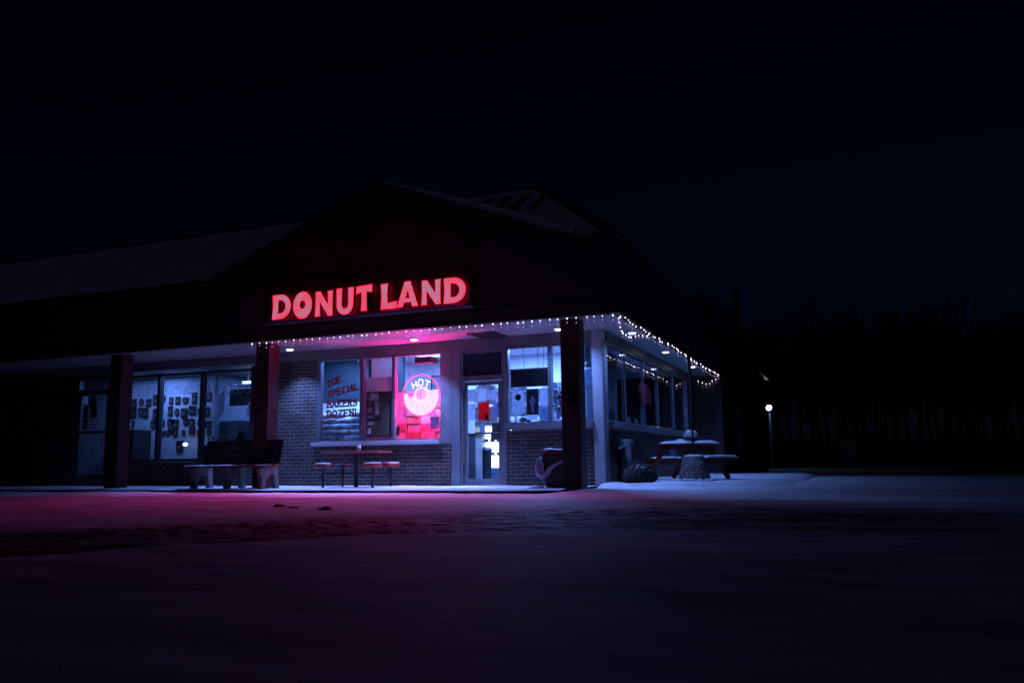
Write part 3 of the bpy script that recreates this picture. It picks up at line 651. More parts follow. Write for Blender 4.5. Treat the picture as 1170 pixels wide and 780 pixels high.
# ================================================================== ROOFTOP SIGN
S = thing('letter_sign', 'glowing red and pink channel letters reading DONUT LAND on the gable', 'sign', (-4.2, -1.86, 3.6))
def ell(cx, cy, rx, ry, a0=0, a1=360, n=28, closed=True):
    return [(cx + rx * math.cos(R(a0 + (a1 - a0) * i / n)), cy + ry * math.sin(R(a0 + (a1 - a0) * i / n))) for i in range(n if closed else n + 1)]
CH = {
 'D': ([(-.03, -.01), (.12, .0), (.42, 0)] + ell(.42, .5, .58, .5, -90, 90, 18, False)[1:-1] + [(.42, 1), (.1, 1), (-.02, .99), (.01, .5)], [list(reversed([(.31, .24), (.42, .24)] + ell(.42, .5, .27, .26, -90, 90, 12, False)[1:-1] + [(.42, .76), (.31, .76)]))]),
 'O': (ell(.5, .5, .5, .53, n=32), [list(reversed(ell(.5, .52, .14, .15, n=18)))]),
 'N': ([(0, 0), (.30, 0), (.28, .56), (.73, -.01), (1, 0), (.98, .5), (1, 1), (.70, .99), (.72, .46), (.30, 1.0), (.02, 1), (.03, .5)], []),
 'U': ([(0, 1), (.02, .36)] + ell(.5, .36, .48, .38, 180, 360, 16, False)[1:-1] + [(.98, .36), (1, 1), (.66, 1), (.68, .40)] + list(reversed(ell(.5, .38, .18, .16, 180, 360, 8, False)))[1:-1] + [(.32, .40), (.34, 1)], []),
 'T': ([(.30, 0), (.70, 0), (.66, .5), (.67, .74), (1.0, .70), (1.02, 1.02), (0, .98), (-.02, .66), (.33, .72), (.34, .5)], []),
 'L': ([(0, 0), (1, 0), (1.02, .30), (.44, .25), (.42, .6), (.46, 1), (.0, .99), (.04, .5)], []),
 'A': ([(-.02, 0), (.28, .0), (.35, .17), (.66, .17), (.72, 0), (1.02, 0), (.64, 1), (.35, 1)], [list(reversed([(.42, .35), (.59, .35), (.51, .66)]))]),
}
def orient(poly, ccw=True):
    a = sum(p[0] * q[1] - q[0] * p[1] for p, q in zip(poly, poly[1:] + poly[:1]))
    return poly if (a > 0) == ccw else list(reversed(poly))
def inset(poly, d):
    n = len(poly); out = []
    for i in range(n):
        p0, p1, p2 = poly[i - 1], poly[i], poly[(i + 1) % n]
        a = Vector((p1[0] - p0[0], p1[1] - p0[1])).normalized(); b = Vector((p2[0] - p1[0], p2[1] - p1[1])).normalized()
        na = Vector((-a.y, a.x)); nb = Vector((-b.y, b.x)); m = na + nb
        if m.length < 1e-3: m = na
        m.normalize(); k = d / max(.45, m.dot(na)); out.append((p1[0] + m.x * k, p1[1] + m.y * k))
    return out
word = [('D', -6.37, .48, 3.37, .53), ('O', -5.87, .49, 3.35, .55), ('N', -5.34, .45, 3.35, .53), ('U', -4.84, .43, 3.35, .55), ('T', -4.38, .38, 3.38, .53),
        ('L', -3.83, .38, 3.37, .53), ('A', -3.47, .48, 3.38, .52), ('N', -2.95, .44, 3.38, .50), ('D', -2.47, .48, 3.37, .51)]
for ch, x0, w_, z0, h_ in word:
    x0, w_, z0, h_ = x0 + w_ * .03, w_ * .94, z0 + .01, h_ * .96
    po, ho = CH[ch]
    P = orient([(x0 + a * w_, z0 + b * h_) for a, b in po]); H = [orient([(x0 + a * w_, z0 + b * h_) for a, b in hh], False) for hh in ho]
    L = MB().prism(P, H, lambda u, q, d: (u, d, q), -1.925, -1.85).build('letter', M['edge'], S)
    MB().prism(P, H, lambda u, q, d: (u, d, q), -1.9300, -1.9255).build('letter_rim', M['rim'], L)
    MB().prism(inset(P, .012), [inset(hh, .010) for hh in H], lambda u, q, d: (u, d, q), -1.8495, -1.844).build('back_glow', M['backglow'], L)
    MB().prism(inset(P, .02), [inset(hh, .016) for hh in H], lambda u, q, d: (u, d, q), -1.9345, -1.9305).build('letter_face', M['face'], L)
    light('lamp', 'SPOT', (x0 + w_ / 2, -1.965, z0 + .30), 36 + 4.5 * (x0 + 6.37) ** 1.2, (1, .004, .30), S, shadow_soft_size=0, spot_size=R(120), spot_blend=.9).rotation_euler = (-R(20), 0, 0)
MB().box(-6.5, -1.85, -2.035, -1.825, 3.285, 3.325).build('raceway', M['darkgrey'], S, bevel=.005)  # raceway made deeper than the letters to block their light downward
for k in range(7): MB().box(-6.3 + .72 * k, -6.26 + .72 * k, -1.85, -1.801, 3.30, 3.85).build('bracket', M['iron'], S)

# ================================================================== NEON WINDOW SIGN
NS = thing('neon_sign', 'round pink neon donut sign reading HOT hanging in the lit shop window', 'neon sign', (-3.99, .14, 1.89))
cx, cz, rr = -4.03, 1.89, .44
MB().path([(cx + rr * math.cos(t * 2 * PI / 48), .085, cz + rr * math.sin(t * 2 * PI / 48)) for t in range(48)], .012, 8, closed=True).build('outer_ring', M['neon'], NS, smooth=True)
po = [(cx - .415, cz + .05)] + [(cx + .42 * math.cos(R(a)), cz + .42 * math.sin(R(a))) for a in range(184, 357, 6)] + [(cx + .42, cz + .12), (cx + .20, cz + .10), (cx + .12, cz + .16), (cx, cz + .19), (cx - .12, cz + .15), (cx - .17, cz + .06), (cx - .19, cz - .02), (cx - .30, cz - .03), (cx - .33, cz + .05)]
MB().prism(orient(po), [orient([(cx + .085 * math.cos(R(a)), cz + .03 + .085 * math.sin(R(a))) for a in range(0, 360, 20)], False)], lambda u, q, d: (u, d, q), .100, .110).build('donut_panel', M['neonfill'], NS)
MB().path([(cx + .10 * math.cos(t * 2 * PI / 24), .092, cz + .03 + .10 * math.sin(t * 2 * PI / 24)) for t in range(24)], .009, 6, closed=True).build('inner_ring', M['neon'], NS, smooth=True)
tb = MB()
for ch, ox, ang in (('H', -.21, .35), ('O', -.065, 0), ('T', .09, -.35)):
    for st in GL[ch]:
        pts = []
        for a, b in st:
            u = (a - .5) * .125; q = (b - .5) * .14
            pts.append((cx + ox + .06 + u * math.cos(ang) - q * math.sin(ang), .085, cz + .275 - .22 * abs(ang) * .6 + u * math.sin(ang) + q * math.cos(ang)))
        tb.path(pts, .010, 6)
tb.build('neon_text', M['neonw'], NS, smooth=True)
MB().tube((cx - .3, .095, cz + .34), (cx - .3, .095, 2.74), .003, n=4).tube((cx + .3, .095, cz + .34), (cx + .3, .095, 2.74), .003, n=4).build('hanging_wire', M['black'], NS)
light('lamp', 'POINT', (cx, .30, cz - .05), 330, (1, .008, .13), NS, shadow_soft_size=0)
light('lamp', 'POINT', (cx, -.04, cz + .28), 62, (1, .006, .60), NS, shadow_soft_size=0)

# ================================================================== SHOP CONTENTS
sh = thing('display_counter', 'low counter inside the left shop window carrying sacks and cartons', 'counter', (-5.3, .7, 0))
MB().box(-7.15, -3.55, .36, 1.0, .93, .97).build('counter_top', M['inwhite'], sh, bevel=.005)
MB().box(-7.1, -3.6, .40, .97, .015, .93).build('counter_body', M['ingrey'], sh)
lay = ['bottom', 'second', 'third', 'fourth', 'top']; cl = ['leftmost', 'left middle', 'middle', 'right middle', 'rightmost']
def sackmesh(name, mat):
    g = MB(); n, m = 14, 8
    for i in range(m + 1):
        ph = PI * i / m
        for k in range(n):
            t = 2 * PI * k / n; sx = abs(math.cos(t)) ** .35 * (1 if math.cos(t) > 0 else -1); sy = abs(math.sin(t)) ** .45 * (1 if math.sin(t) > 0 else -1)
            q = math.sin(ph) ** .3 if math.sin(ph) > 1e-4 else 0
            zz = math.cos(ph); zz = abs(zz) ** .8 * (1 if zz > 0 else -1)
            x, y, z_ = .16 * q * sx, .22 * q * sy, .066 * zz * (.8 + .2 * (1 - abs(sx)))
            nn = .012 * noise.noise(Vector((x * 12, y * 12, z_ * 20))); g.v.append((x * (1 + nn * 3), y, z_ + nn))
    for i in range(m):
        for k in range(n): g.f.append((i * n + k, (i + 1) * n + k, (i + 1) * n + (k + 1) % n, i * n + (k + 1) % n)); g.mi.append(0)
    o = g.build(name, mat, smooth=True); return o
s0 = sackmesh('flour_sack', M['sack']); s1 = sackmesh('flour_sack', M['sack2'])
first = {0: True, 1: True}
for ci, x in enumerate((-6.86, -6.53, -6.2, -5.87)):
    for li in range(5 if ci != 2 else 4):
        kk = 1 if (ci * 3 + li) % 4 == 3 else 0
        src = (s0, s1)[kk]
        o = src if first[kk] else src.copy()
        if not first[kk]: col.objects.link(o)
        first[kk] = False
        o.location = (x + rnd.uniform(-.015, .015), .62 + rnd.uniform(-.03, .03), 1.035 + .132 * li); o.rotation_euler = (rnd.uniform(-.03, .03), rnd.uniform(-.04, .04), rnd.uniform(-.05, .05))
        tag(o, f"{'grey' if kk else 'white'} flour sack, {lay[li]} layer of the {['leftmost','second','third','rightmost'][ci]} stack behind the lettered pane", 'sack', 'flour sacks stacked in the window')
cb0 = MB().box(-.165, .165, -.2, .2, 0, .168).box(-.166, .166, -.02, .02, .1685, .17).build('carton', M['carton'], bevel=.006)
cb1 = MB().box(-.165, .165, -.2, .2, 0, .168).box(-.166, .166, -.02, .02, .1685, .17).build('carton', M['carton2'], bevel=.006)
first = {0: True, 1: True}
for ci, x in enumerate((-4.74, -4.40, -4.06, -3.72)):
    for li in range(6):
        kk = 1 if (ci * 5 + li * 2) % 7 in (2, 5) else 0
        src = (cb0, cb1)[kk]; o = src if first[kk] else src.copy()
        if not first[kk]: col.objects.link(o)
        first[kk] = False
        o.location = (x + rnd.uniform(-.008, .008), .66 + rnd.uniform(-.03, .03), .972 + .173 * li); o.rotation_euler = (0, 0, rnd.uniform(-.04, .04))
        tag(o, f"{'tan' if kk else 'white'} carton lit pink by the neon sign, {['bottom','second','third','fourth','fifth','top'][li]} of the {['leftmost','second','third','rightmost'][ci]} stack", 'carton', 'cartons stacked behind the neon sign')
# bright boxes on a shelf behind the sacks
bs = thing('back_shelf', 'bright white shelf unit against the wall behind the flour sacks', 'shelf', (-7.2, 2.6, 0))
MB().box(-8.2, -5.7, 2.45, 2.88, .02, 1.0).build('cabinet', M['inwhite'], bs)
MB().box(-8.2, -5.7, 2.5, 2.88, 1.35, 1.39).build('shelf', M['inwhite'], bs)
for k in range(6): 
    x = -7.9 + .36 * k
    tag(MB().box(x, x + rnd.uniform(.18, .3), 2.55, 2.8, 1.0, 1.2 + rnd.uniform(0, .12)).build('bread_box', M['inwhite'] if k % 2 else M['bluepaper'], bevel=.01), f"{'white' if k % 2 else 'blue grey'} box on the back shelf, {['first', 'second', 'third', 'fourth', 'fifth', 'sixth'][k]} from the left", 'box', 'boxes on the back shelf')
# framed pictures on the wall over the neon sign
for k, (x, zc, lb) in enumerate([(-5.1, 2.42, 'small framed picture on the back wall, left of its twin'), (-4.7, 2.42, 'small framed picture on the back wall, right of its twin')]):
    t = thing('wall_picture', lb, 'picture', (x, 2.89, zc))
    MB().box(x - .15, x + .15, 2.865, 2.898, zc - .2, zc + .2).build('frame', M['plaque'], t); MB().box(x - .12, x + .12, 2.86, 2.8645, zc - .17, zc + .17).build('print', M['inkpaper'], t)
# notice board panel in the middle pane
nb = thing('notice_board', 'cork notice board on a white panel in the middle pane', 'notice board', (-5.06, .15, 1.6))
MB().box(-5.53, -4.60, .075, .085, .99, 2.33).build('backing_panel', M['panelwhite'], nb)
MB().prism(orient([(-5.35, 1.04), (-4.71, 1.04), (-4.71, 2.01), (-5.35, 2.01)]), [orient([(-5.32, 1.07), (-4.74, 1.07), (-4.74, 1.98), (-5.32, 1.98)], False)], lambda u, q, d: (u, d, q), .045, .0745).build('frame', M['plaque'], nb)
MB().box(-5.319, -4.741, .062, .0745, 1.071, 1.979).build('cork', M['cork'], nb)
pins = [(-5.17, 1.90, .24, .15, 'paper', 'wide pale card pinned at the top of the cork board'), (-5.09, 1.66, .10, .28, 'paper', 'long narrow white slip hanging under the wide card'),
        (-5.29, 1.91, .08, .1, 'bluepaper', 'small blue card in the top left corner of the cork board'), (-5.29, 1.77, .08, .08, 'bluepaper', 'small blue card below the top left card'),
        (-5.27, 1.62, .11, .12, 'inkpaper', 'printed note halfway up the left of the cork board'), (-5.26, 1.47, .13, .07, 'inkpaper', 'printed note under the upper printed one'),
        (-5.24, 1.33, .16, .07, 'paper', 'low wide white note on the left of the cork board'), (-5.28, 1.17, .09, .13, 'cup', 'pinkish flyer in the bottom left corner'),
        (-4.86, 1.68, .09, .07, 'ink', 'small dark tag on the right of the cork board'), (-5.06, 1.42, .13, .06, 'black', 'small black tag below the long slip')]
for x, zc, w_, h_, mt, lb in pins:
    tag(MB().box(x - w_ / 2, x + w_ / 2, .056, .060, zc - h_ / 2, zc + h_ / 2).build('paper_note', M[mt]), lb, 'note', 'notes on the cork board')
tag(MB().box(-4.60, -4.54, .07, .10, 1.06, 1.25).build('wall_phone', M['black'], bevel=.008), 'small black box on the mullion at the foot of the neon pane', 'box')
tag(MB().box(-3.80, -3.58, .072, .076, 1.18, 1.44).box(-3.79, -3.59, .070, .0718, 1.36, 1.42).build('paper_sign', M['bluepaper']), 'blue grey notice at the bottom right of the neon pane', 'notice')
tag(MB().box(-4.25, -3.85, .2, .5, 2.60, 2.73).build('vent_box', M['black'], bevel=.01), 'black box under the ceiling above the neon sign', 'box')
# papers on the shop door (outside of the glass)
door_papers = [(-2.84, 1.83, .26, .26, 'inkpaper', 'large notice at the top left of the shop door'), (-2.36, 1.83, .21, .20, 'inkpaper', 'notice at the top right of the shop door'),
    (-2.585, 1.84, .20, .26, 'paper', 'plain sheet between the two top notices of the shop door'),
    (-2.545, 1.50, .235, .36, 'redpaper', 'red notice in the middle of the shop door'), (-2.82, 1.50, .16, .34, 'inkpaper', 'tall sheet left of the red notice'), (-2.28, 1.55, .11, .26, 'bluepaper', 'narrow blue sheet beside the door edge'),
    (-2.49, 1.38, .06, .11, 'bluepaper', 'small card stuck on the red notice'), (-2.58, 1.12, .11, .16, 'bluepaper', 'blue card hanging at the push bar'), (-2.29, 1.17, .16, .18, 'darkgrey', 'dark sticker by the door handle'), (-2.31, .97, .17, .12, 'darkgrey', 'lower dark sticker near the door edge')]
for k, (x, zc, w_, h_, mt, lb) in enumerate(door_papers):
    tag(MB().box(x - w_ / 2, x + w_ / 2, .040 - .002 * (k % 3), .0415 - .002 * (k % 3) + .003, zc - h_ / 2, zc + h_ / 2).build('door_notice', M[mt]), lb, 'notice', 'notices stuck on the shop door')
# bakery rack on the back wall
br = thing('bakery_rack', 'tall bakery rack with trays against the back wall, seen between the door notices', 'rack', (-2.0, 2.7, 0))
for x in (-4.6, -3.7, -2.8, -1.9, -1.0): MB().box(x - .02, x + .02, 2.45, 2.49, .015, 2.3).box(x - .02, x + .02, 2.84, 2.88, .015, 2.3).build('upright', M['alum'], br)
for q, zz in enumerate((.7, 1.05, 1.4, 1.75, 2.1)):
    MB().box(-4.6, -1.0, 2.45, 2.88, zz, zz + .02).build('shelf', M['alum'], br)
    for k in range(9):
        x = -4.4 + .4 * k + rnd.uniform(-.05, .05)
        if rnd.random() < .75: MB().box(x - .14, x + .14, 2.48, 2.84, zz + .021, zz + rnd.uniform(.06, .24)).build('tray', M[rnd.choice(['ingrey', 'bluepaper', 'carton2', 'darkgrey', 'inwhite'])], br, bevel=.006)
# display case behind the door
dc = thing('display_case', 'brightly lit glass display case behind the shop door', 'display case', (-2.9, 1.6, 0))
MB().box(-3.45, -2.35, 1.5, 2.1, .015, .34).build('base', M['bluepaper'], dc); MB().box(-3.45, -2.35, 1.5, 2.1, 1.28, 1.31).build('top', M['alum'], dc)
for zz in (.62, .92, 1.12): MB().box(-3.43, -2.37, 1.52, 2.08, zz, zz + .02).build('shelf', M['darkgrey'], dc)
MB().box(-3.43, -2.37, 2.08, 2.10, .35, 1.27).build('back_panel', M['casefill'], dc)
MB().box(-3.45, -3.43, 1.5, 2.1, .34, 1.28).build('side_panel', M['alum'], dc)
for k in range(14):
    x = -3.35 + .15 * (k % 7); zz = (.64, .94)[k // 7]
    tag(MB().lathe([(.02, 0), (.055, .012), (.06, .03), (.05, .05), (.022, .052), (.018, .03)], (x, 1.62, zz), 14).build('donut', M['carton2'], smooth=True), f"donut on the {('lower', 'upper')[k // 7]} shelf of the lit case, {['first','second','third','fourth','fifth','sixth','seventh'][k % 7]} from the left", 'donut', 'donuts in the display case')
tag(MB().lathe([(.11, 0), (.13, .68), (.14, .72), (.09, .77), (.001, .79)], (-3.0, 1.15, .015), 16).build('waste_bin', M['black'], smooth=True), 'dark round bin standing inside the shop door', 'bin')
cab = thing('white_cabinet', 'narrow pale cabinet just inside the shop door, left side', 'cabinet', (-3.02, .62, 0))
MB().box(-3.24, -2.95, .5, .85, .015, 1.02).build('body', M['offwhite'], cab, bevel=.005); MB().box(-3.26, -2.93, .48, .87, 1.021, 1.05).build('top', M['black'], cab)
# right front window
tv = thing('window_sign_board', 'unlit black sign board with pale edge in the right front window', 'sign board', (-1.56, .1, 2.16))
MB().box(-1.975, -1.15, .085, .14, 1.965, 2.345).build('frame', M['alum'], tv, bevel=.004); MB().box(-1.95, -1.175, .078, .0845, 1.99, 2.32).build('panel', M['black'], tv)
wp = [(-1.80, 1.67, .27, .50, 'inkpaper', 'tall sheet left in the right front window with a round emblem'), (-1.49, 1.66, .26, .52, 'darkposter', 'dark poster with a pale figure in the right front window'), (-1.255, 1.74, .17, .36, 'inkpaper', 'printed sheet right of the dark poster'),
      (-1.50, 1.35, .24, .10, 'paper', 'white strip below the dark poster'), (-1.24, 1.42, .20, .26, 'bluepaper', 'blue sheet low on the right of the window')]
for k, (x, zc, w_, h_, mt, lb) in enumerate(wp):
    o = tag(MB().box(x - w_ / 2, x + w_ / 2, .070 + .001 * k, .074 + .001 * k, zc - h_ / 2, zc + h_ / 2).build('window_poster', M[mt]), lb, 'poster', 'posters in the right front window')
    if k == 0: 
        e = MB().lathe([(.065, 0), (.0001, .0)], (0, 0, 0), 20).build('emblem', M['ink'], o)
        e.location = (x, .0685, 1.76); e.rotation_euler = (R(90), 0, 0)
        e = MB().lathe([(.03, 0), (.0001, .0)], (0, 0, 0), 16).build('emblem_centre', M['redpaper'], o); e.location = (x, .0675, 1.76); e.rotation_euler = (R(90), 0, 0)
    if k == 1:
        MB().prism([(x - .02, 1.45), (x + .02, 1.45), (x + .03, 1.6), (x + .07, 1.7), (x + .05, 1.73), (x + .02, 1.67), (x + .025, 1.75), (x, 1.79), (x - .025, 1.75), (x - .02, 1.67), (x - .06, 1.70), (x - .07, 1.66), (x - .03, 1.6)], [], lambda u, q, d: (u, d, q), .0685, .0692).build('figure', M['figure'], o)
for (x, x2) in ((-1.75, -1.70), (-1.40, -1.40), (-1.28, -1.28)): MB().tube((x, .18, 2.99), (x2, .18, 2.34), .005, n=5).build('ceiling_cord', M['darkgrey'], B)
lm = thing('desk_lamp', 'white lamp on the sill of the right front window', 'lamp', (-1.9, .3, 1.26))
MB().box(-2.03, -1.86, .2, .36, 1.235, 1.28).build('base', M['white'], lm, bevel=.01); MB().tube((-1.95, .28, 1.28), (-1.95, .28, 1.56), .02).build('stem', M['white'], lm); MB().lathe([(.001, .1), (.04, .09), (.09, 0), (.085, -.005)], (-1.93, .28, 1.55), 14).build('lamp_shade', M['darkgrey'], lm, smooth=True)
for k, (x, y, sx, sz, mt, lb) in enumerate([(-1.80, .45, .13, .16, 'black', 'black box on the sill beside the white lamp'), (-1.55, .40, .16, .06, 'black', 'low dark bundle on the window sill'), (-1.36, .38, .09, .08, 'darkgrey', 'dark pot on the window sill'), (-1.20, .3, .045, .10, 'paper', 'white cup at the right of the window sill')]):
    tag(MB().blob((x, y, 1.24 + sz / 2), (sx, .1, sz / 2), 12, 8, .25, k + 8).build('sill_item', M[mt], smooth=True), lb, 'item')
rl = thing('window_counter', 'inside ledge behind the right front window', 'ledge', (-1.2, .4, 0))
MB().box(-2.03, -.62, .2, .75, 1.19, 1.235).build('ledge_top', M['ingrey'], rl); MB().box(-2.0, -.62, .22, .72, .015, 1.189).build('ledge_body', M['ingrey'], rl)
tag(MB().box(-1.04, -.86, .3, .33, 1.55, 2.05).build('paper_sheet', M['paper']), 'long pale sheet hanging behind the pillar window', 'sheet')
jar = thing('dispenser_jar', 'dark capped dispenser jar on a high shelf near the corner column', 'jar', (-.52, .42, 1.9))
MB().lathe([(.07, 0), (.09, .02), (.095, .3), (.09, .33)], (-.40, .40, 1.94), 16).build('jar_body', M['bluepaper'], jar, smooth=True); MB().lathe([(.092, .0), (.10, .03), (.08, .05)], (-.40, .40, 2.27), 16).build('jar_collar', M['white'], jar, smooth=True)
MB().lathe([(.06, 0), (.075, .06), (.055, .12), (.001, .14)], (-.40, .40, 2.32), 14).build('jar_cap', M['black'], jar, smooth=True); MB().box(-.49, -.24, .3, .5, 1.90, 1.935).build('jar_shelf', M['alum'], jar)
# dining-room side window contents
rc = thing('hanging_jacket', 'red jacket hanging in the third side window', 'jacket', (-.12, 4.2, 2.3))
po = [(3.75, 1.80), (3.95, 1.77), (4.3, 1.78), (4.62, 1.80), (4.66, 2.05), (4.60, 2.22), (4.30, 2.30), (4.05, 2.30), (3.85, 2.22), (3.72, 2.05)]
MB().prism(po, [], lambda u, q, d: (d + .03 * math.sin(u * 14), u, q), -.22, -.14).build('jacket_body', M['cloth_red'], rc)
MB().box(-.138, -.13, 3.8, 4.6, 2.02, 2.05).build('belt', M['black'], rc); MB().path([(-.18, 4.18, 2.30), (-.18, 4.2, 2.42), (-.18, 4.25, 2.75)], .006).build('hanger', M['black'], rc)
tag(MB().prism([(3.92, 1.28), (4.42, 1.28), (4.40, 1.74), (4.0, 1.74)], [], lambda u, q, d: (d + .02 * math.sin(u * 18), u, q), -.24, -.19).build('grey_apron', M['cloth_grey']), 'grey cloth hanging below the red jacket', 'cloth')
tb = thing('dining_table', 'table with chairs seen dimly through the second side window', 'table', (-.9, 3.4, 0))
MB().box(-1.3, -.5, 2.7+.4, 4.3, .74, .78).build('table_top', M['inwhite'], tb); MB().tube((-.9, 3.7, .015), (-.9, 3.7, .74), .04).build('pedestal', M['iron'], tb)
for k, (y, h_, lb) in enumerate([(2.55, .16, 'white napkin holder on the side window ledge, second pane'), (2.9, .22, 'dark bottle on the side window ledge'), (3.2, .14, 'pale jar beside the dark bottle'), (1.2, .24, 'dark box in the first side window')]):
    tag(MB().lathe([(.05, 0), (.06, .02), (.055, h_ * .7), (.03, h_ * .85), (.03, h_)], (-.17, y, 1.27), 12).build('ledge_item', M[['paper', 'black', 'cup', 'darkgrey'][k]], smooth=True), lb, 'item')

# ================================================================== AWARD SHOP CONTENTS
from collections import OrderedDict
def plaque(x, zc, w_, h_, kind, lb, y=1.6):
    t = thing('plaque', lb, 'plaque', (x, y - .01, zc), 'plaques on the award shop wall')
    hw, hh = w_ / 2, h_ / 2
    if kind == 0: P = [(x - hw, zc - hh), (x + hw, zc - hh), (x + hw, zc + hh), (x - hw, zc + hh)]
    elif kind == 1: P = [(x, zc - hh), (x + hw * .8, zc - hh * .6), (x + hw, zc), (x + hw, zc + hh * .8), (x, zc + hh), (x - hw, zc + hh * .8), (x - hw, zc), (x - hw * .8, zc - hh * .6)]
    else: P = [(x + hw * math.cos(a * PI / 8), zc + hh * math.sin(a * PI / 8)) for a in range(16)]
    MB().prism(P, [], lambda u, q, d: (u, d, q), y - .03, y - .002).build('board', M['plaque'], t)
    MB().box(x - hw * .5, x + hw * .5, y - .035, y - .031, zc - hh * .5, zc + hh * (.1 if kind == 0 else .3)).build('engraved_plate', M['plate'], t)
rows = [('top row', 2.20, .28), ('second row', 1.88, .28), ('third row', 1.58, .24), ('bottom row', 1.33, .18)]
ords = ['first', 'second', 'third', 'fourth', 'fifth', 'sixth', 'seventh', 'eighth', 'ninth', 'tenth', 'eleventh', 'twelfth', 'thirteenth', 'fourteenth']
for ri, (rn, zc, h_) in enumerate(rows):
    k = 0; x = -14.55
    while x < -11.1:
        if not (ri == 3 and x < -12.95) and not (ri >= 2 and -13.75 < x < -13.05):
            kd = [0, 0, 1, 0, 2, 0, 0, 1][(ri * 3 + k) % 8]
            plaque(x + rnd.uniform(-.05, .05), zc + rnd.uniform(-.045, .045), rnd.uniform(.13, .22), h_ * rnd.uniform(.65, 1.08), kd, f"{['dark square','dark square','dark shield shaped'][0] if kd == 0 else ('shield shaped dark' if kd == 1 else 'oval dark')} plaque, {ords[k]} from the left in the {rn}")
            k += 1
        x += .265
plaque(-12.03, .98, .22, .3, 0, 'dark plaque standing alone near the floor by the middle mullion')
plaque(-12.35, 1.52, .2, .34, 0, 'dark plaque hanging just above the big dark cabinet')
tag(MB().box(-13.95, -12.95, .9, 1.5, .012, 1.42).build('dark_cabinet', M['black'], bevel=.01), 'large black cabinet in the left award shop window', 'cabinet')
tag(MB().box(-13.72, -13.52, 1.3, 1.34, 1.43, 1.66).build('certificate', M['paper']), 'white certificate on top of the black cabinet, left one', 'certificate')
gl = tag(MB().blob((-11.62, 1.35, 1.02), (.062, .062, .045), 16, 10, 0).build('reflection_ball', M['glint'], smooth=True), 'small glowing ball for a reflected light low in the middle award shop window', 'lamp')  # glowing ball and its lamp stand in for a reflection in the glass
light('lamp', 'POINT', (-11.62, 1.28, 1.02), .25, (.4, .6, 1), gl, shadow_soft_size=0).location = (-11.62, 1.28, 1.02)
pd = thing('pendant_lamp', 'short bright pendant lamp in the right award shop window', 'lamp', (-9.9, 1.6, 2.8))
MB().box(-10.02, -9.72, 1.54, 1.68, 2.545, 2.60).build('lamp_body', M['tubeaward'], pd, bevel=.01); MB().tube((-9.87, 1.6, 2.60), (-9.87, 1.6, 2.86), .015).build('stem', M['white'], pd)
MB().box(-10.35, -9.7, 1.5, 1.9, 2.50, 2.52).build('reflector', M['inwhite'], pd)
tag(MB().box(-10.80, -9.95, 2.0, 2.06, 2.02, 2.45).build('dark_board', M['black']), 'dark board hanging behind the AWARDS lettering', 'board')
tag(MB().box(-10.92, -10.25, 1.8, 2.3, .012, 1.62).build('bookcase', M['darkgrey'], bevel=.01), 'dark display cupboard in the right award shop window', 'cupboard')
for k, (x, zc, w_, h_) in enumerate([(-9.95, 1.95, .10, .28), (-9.60, 1.98, .16, .16), (-9.75, 1.70, .3, .06), (-9.63, 2.1, .03, .8)]):
    tag(MB().box(x - w_ / 2, x + w_ / 2, 1.8, 1.86, zc - h_ / 2, zc + h_ / 2).build('display_item', M['white'] if k in (0, 3) else M['bluepaper'], bevel=.004), ['bright white card standing in the right award shop window', 'pale blue card right of the bright white one', 'short glass shelf in the right award shop window', 'thin white upright post in the right award shop window'][k], 'display item')
for k in range(12):
    x = -10.4 + .1 * k + rnd.uniform(-.03, .03); h_ = rnd.uniform(.1, .22)
    t = thing('trophy', f"small shiny trophy over the bench back, {ords[k]} from the left", 'trophy', (x, .9, 0), 'trophies in the award shop window')
    MB().lathe([(.03, 0), (.03, .03), (.008, .04), (.008, h_ * .6), (.03, h_ * .75), (.035, h_), (.001, h_ + .01)], (x, .85 + .05 * (k % 3), 1.0), 10).build('cup', M['alum'], t, smooth=True)
    MB().box(x - .035, x + .035, .82 + .05 * (k % 3), .89 + .05 * (k % 3), .975, .999).build('plinth', M['black'], t)
tag(MB().box(-10.5, -8.55, .6, 1.1, .012, .974).build('display_table', M['darkgrey'], bevel=.01), 'dark table carrying the trophies behind the bench', 'table')
tag(MB().prism([(-9.42, 1.0), (-9.1, 1.0), (-9.24, 1.3)], [], lambda u, q, d: (u, d, q), .6, .7).build('black_pyramid', M['black']), 'black pointed stand beside the pale folded card', 'stand')
tag(MB().prism([(-9.08, .98), (-8.72, .98), (-8.75, 1.24), (-9.2, 1.27)], [], lambda u, q, d: (u, d, q), .68, .72).build('folded_card', M['bluepaper']), 'pale folded card at the right end of the trophy table', 'card')
for k, (x, zc, w_, h_) in enumerate([(-13.76, 2.17, .16, .2), (-13.5, 2.12, .26, .26), (-13.72, 1.86, .16, .3), (-13.45, 1.86, .22, .32), (-13.72, 1.55, .16, .26)]):
    tag(MB().box(x - w_ / 2, x + w_ / 2, .066, .07, zc - h_ / 2, zc + h_ / 2).build('door_poster', M[['paper', 'darkgrey', 'black', 'black', 'black'][k]]), ['white card at the top left of the 1317 door', 'dark poster at the top right of the 1317 door', 'dark poster second from the top on the left of the 1317 door', 'dark poster in the middle right of the 1317 door', 'lowest dark poster on the 1317 door'][k], 'poster', 'posters on the door under the number 1317')

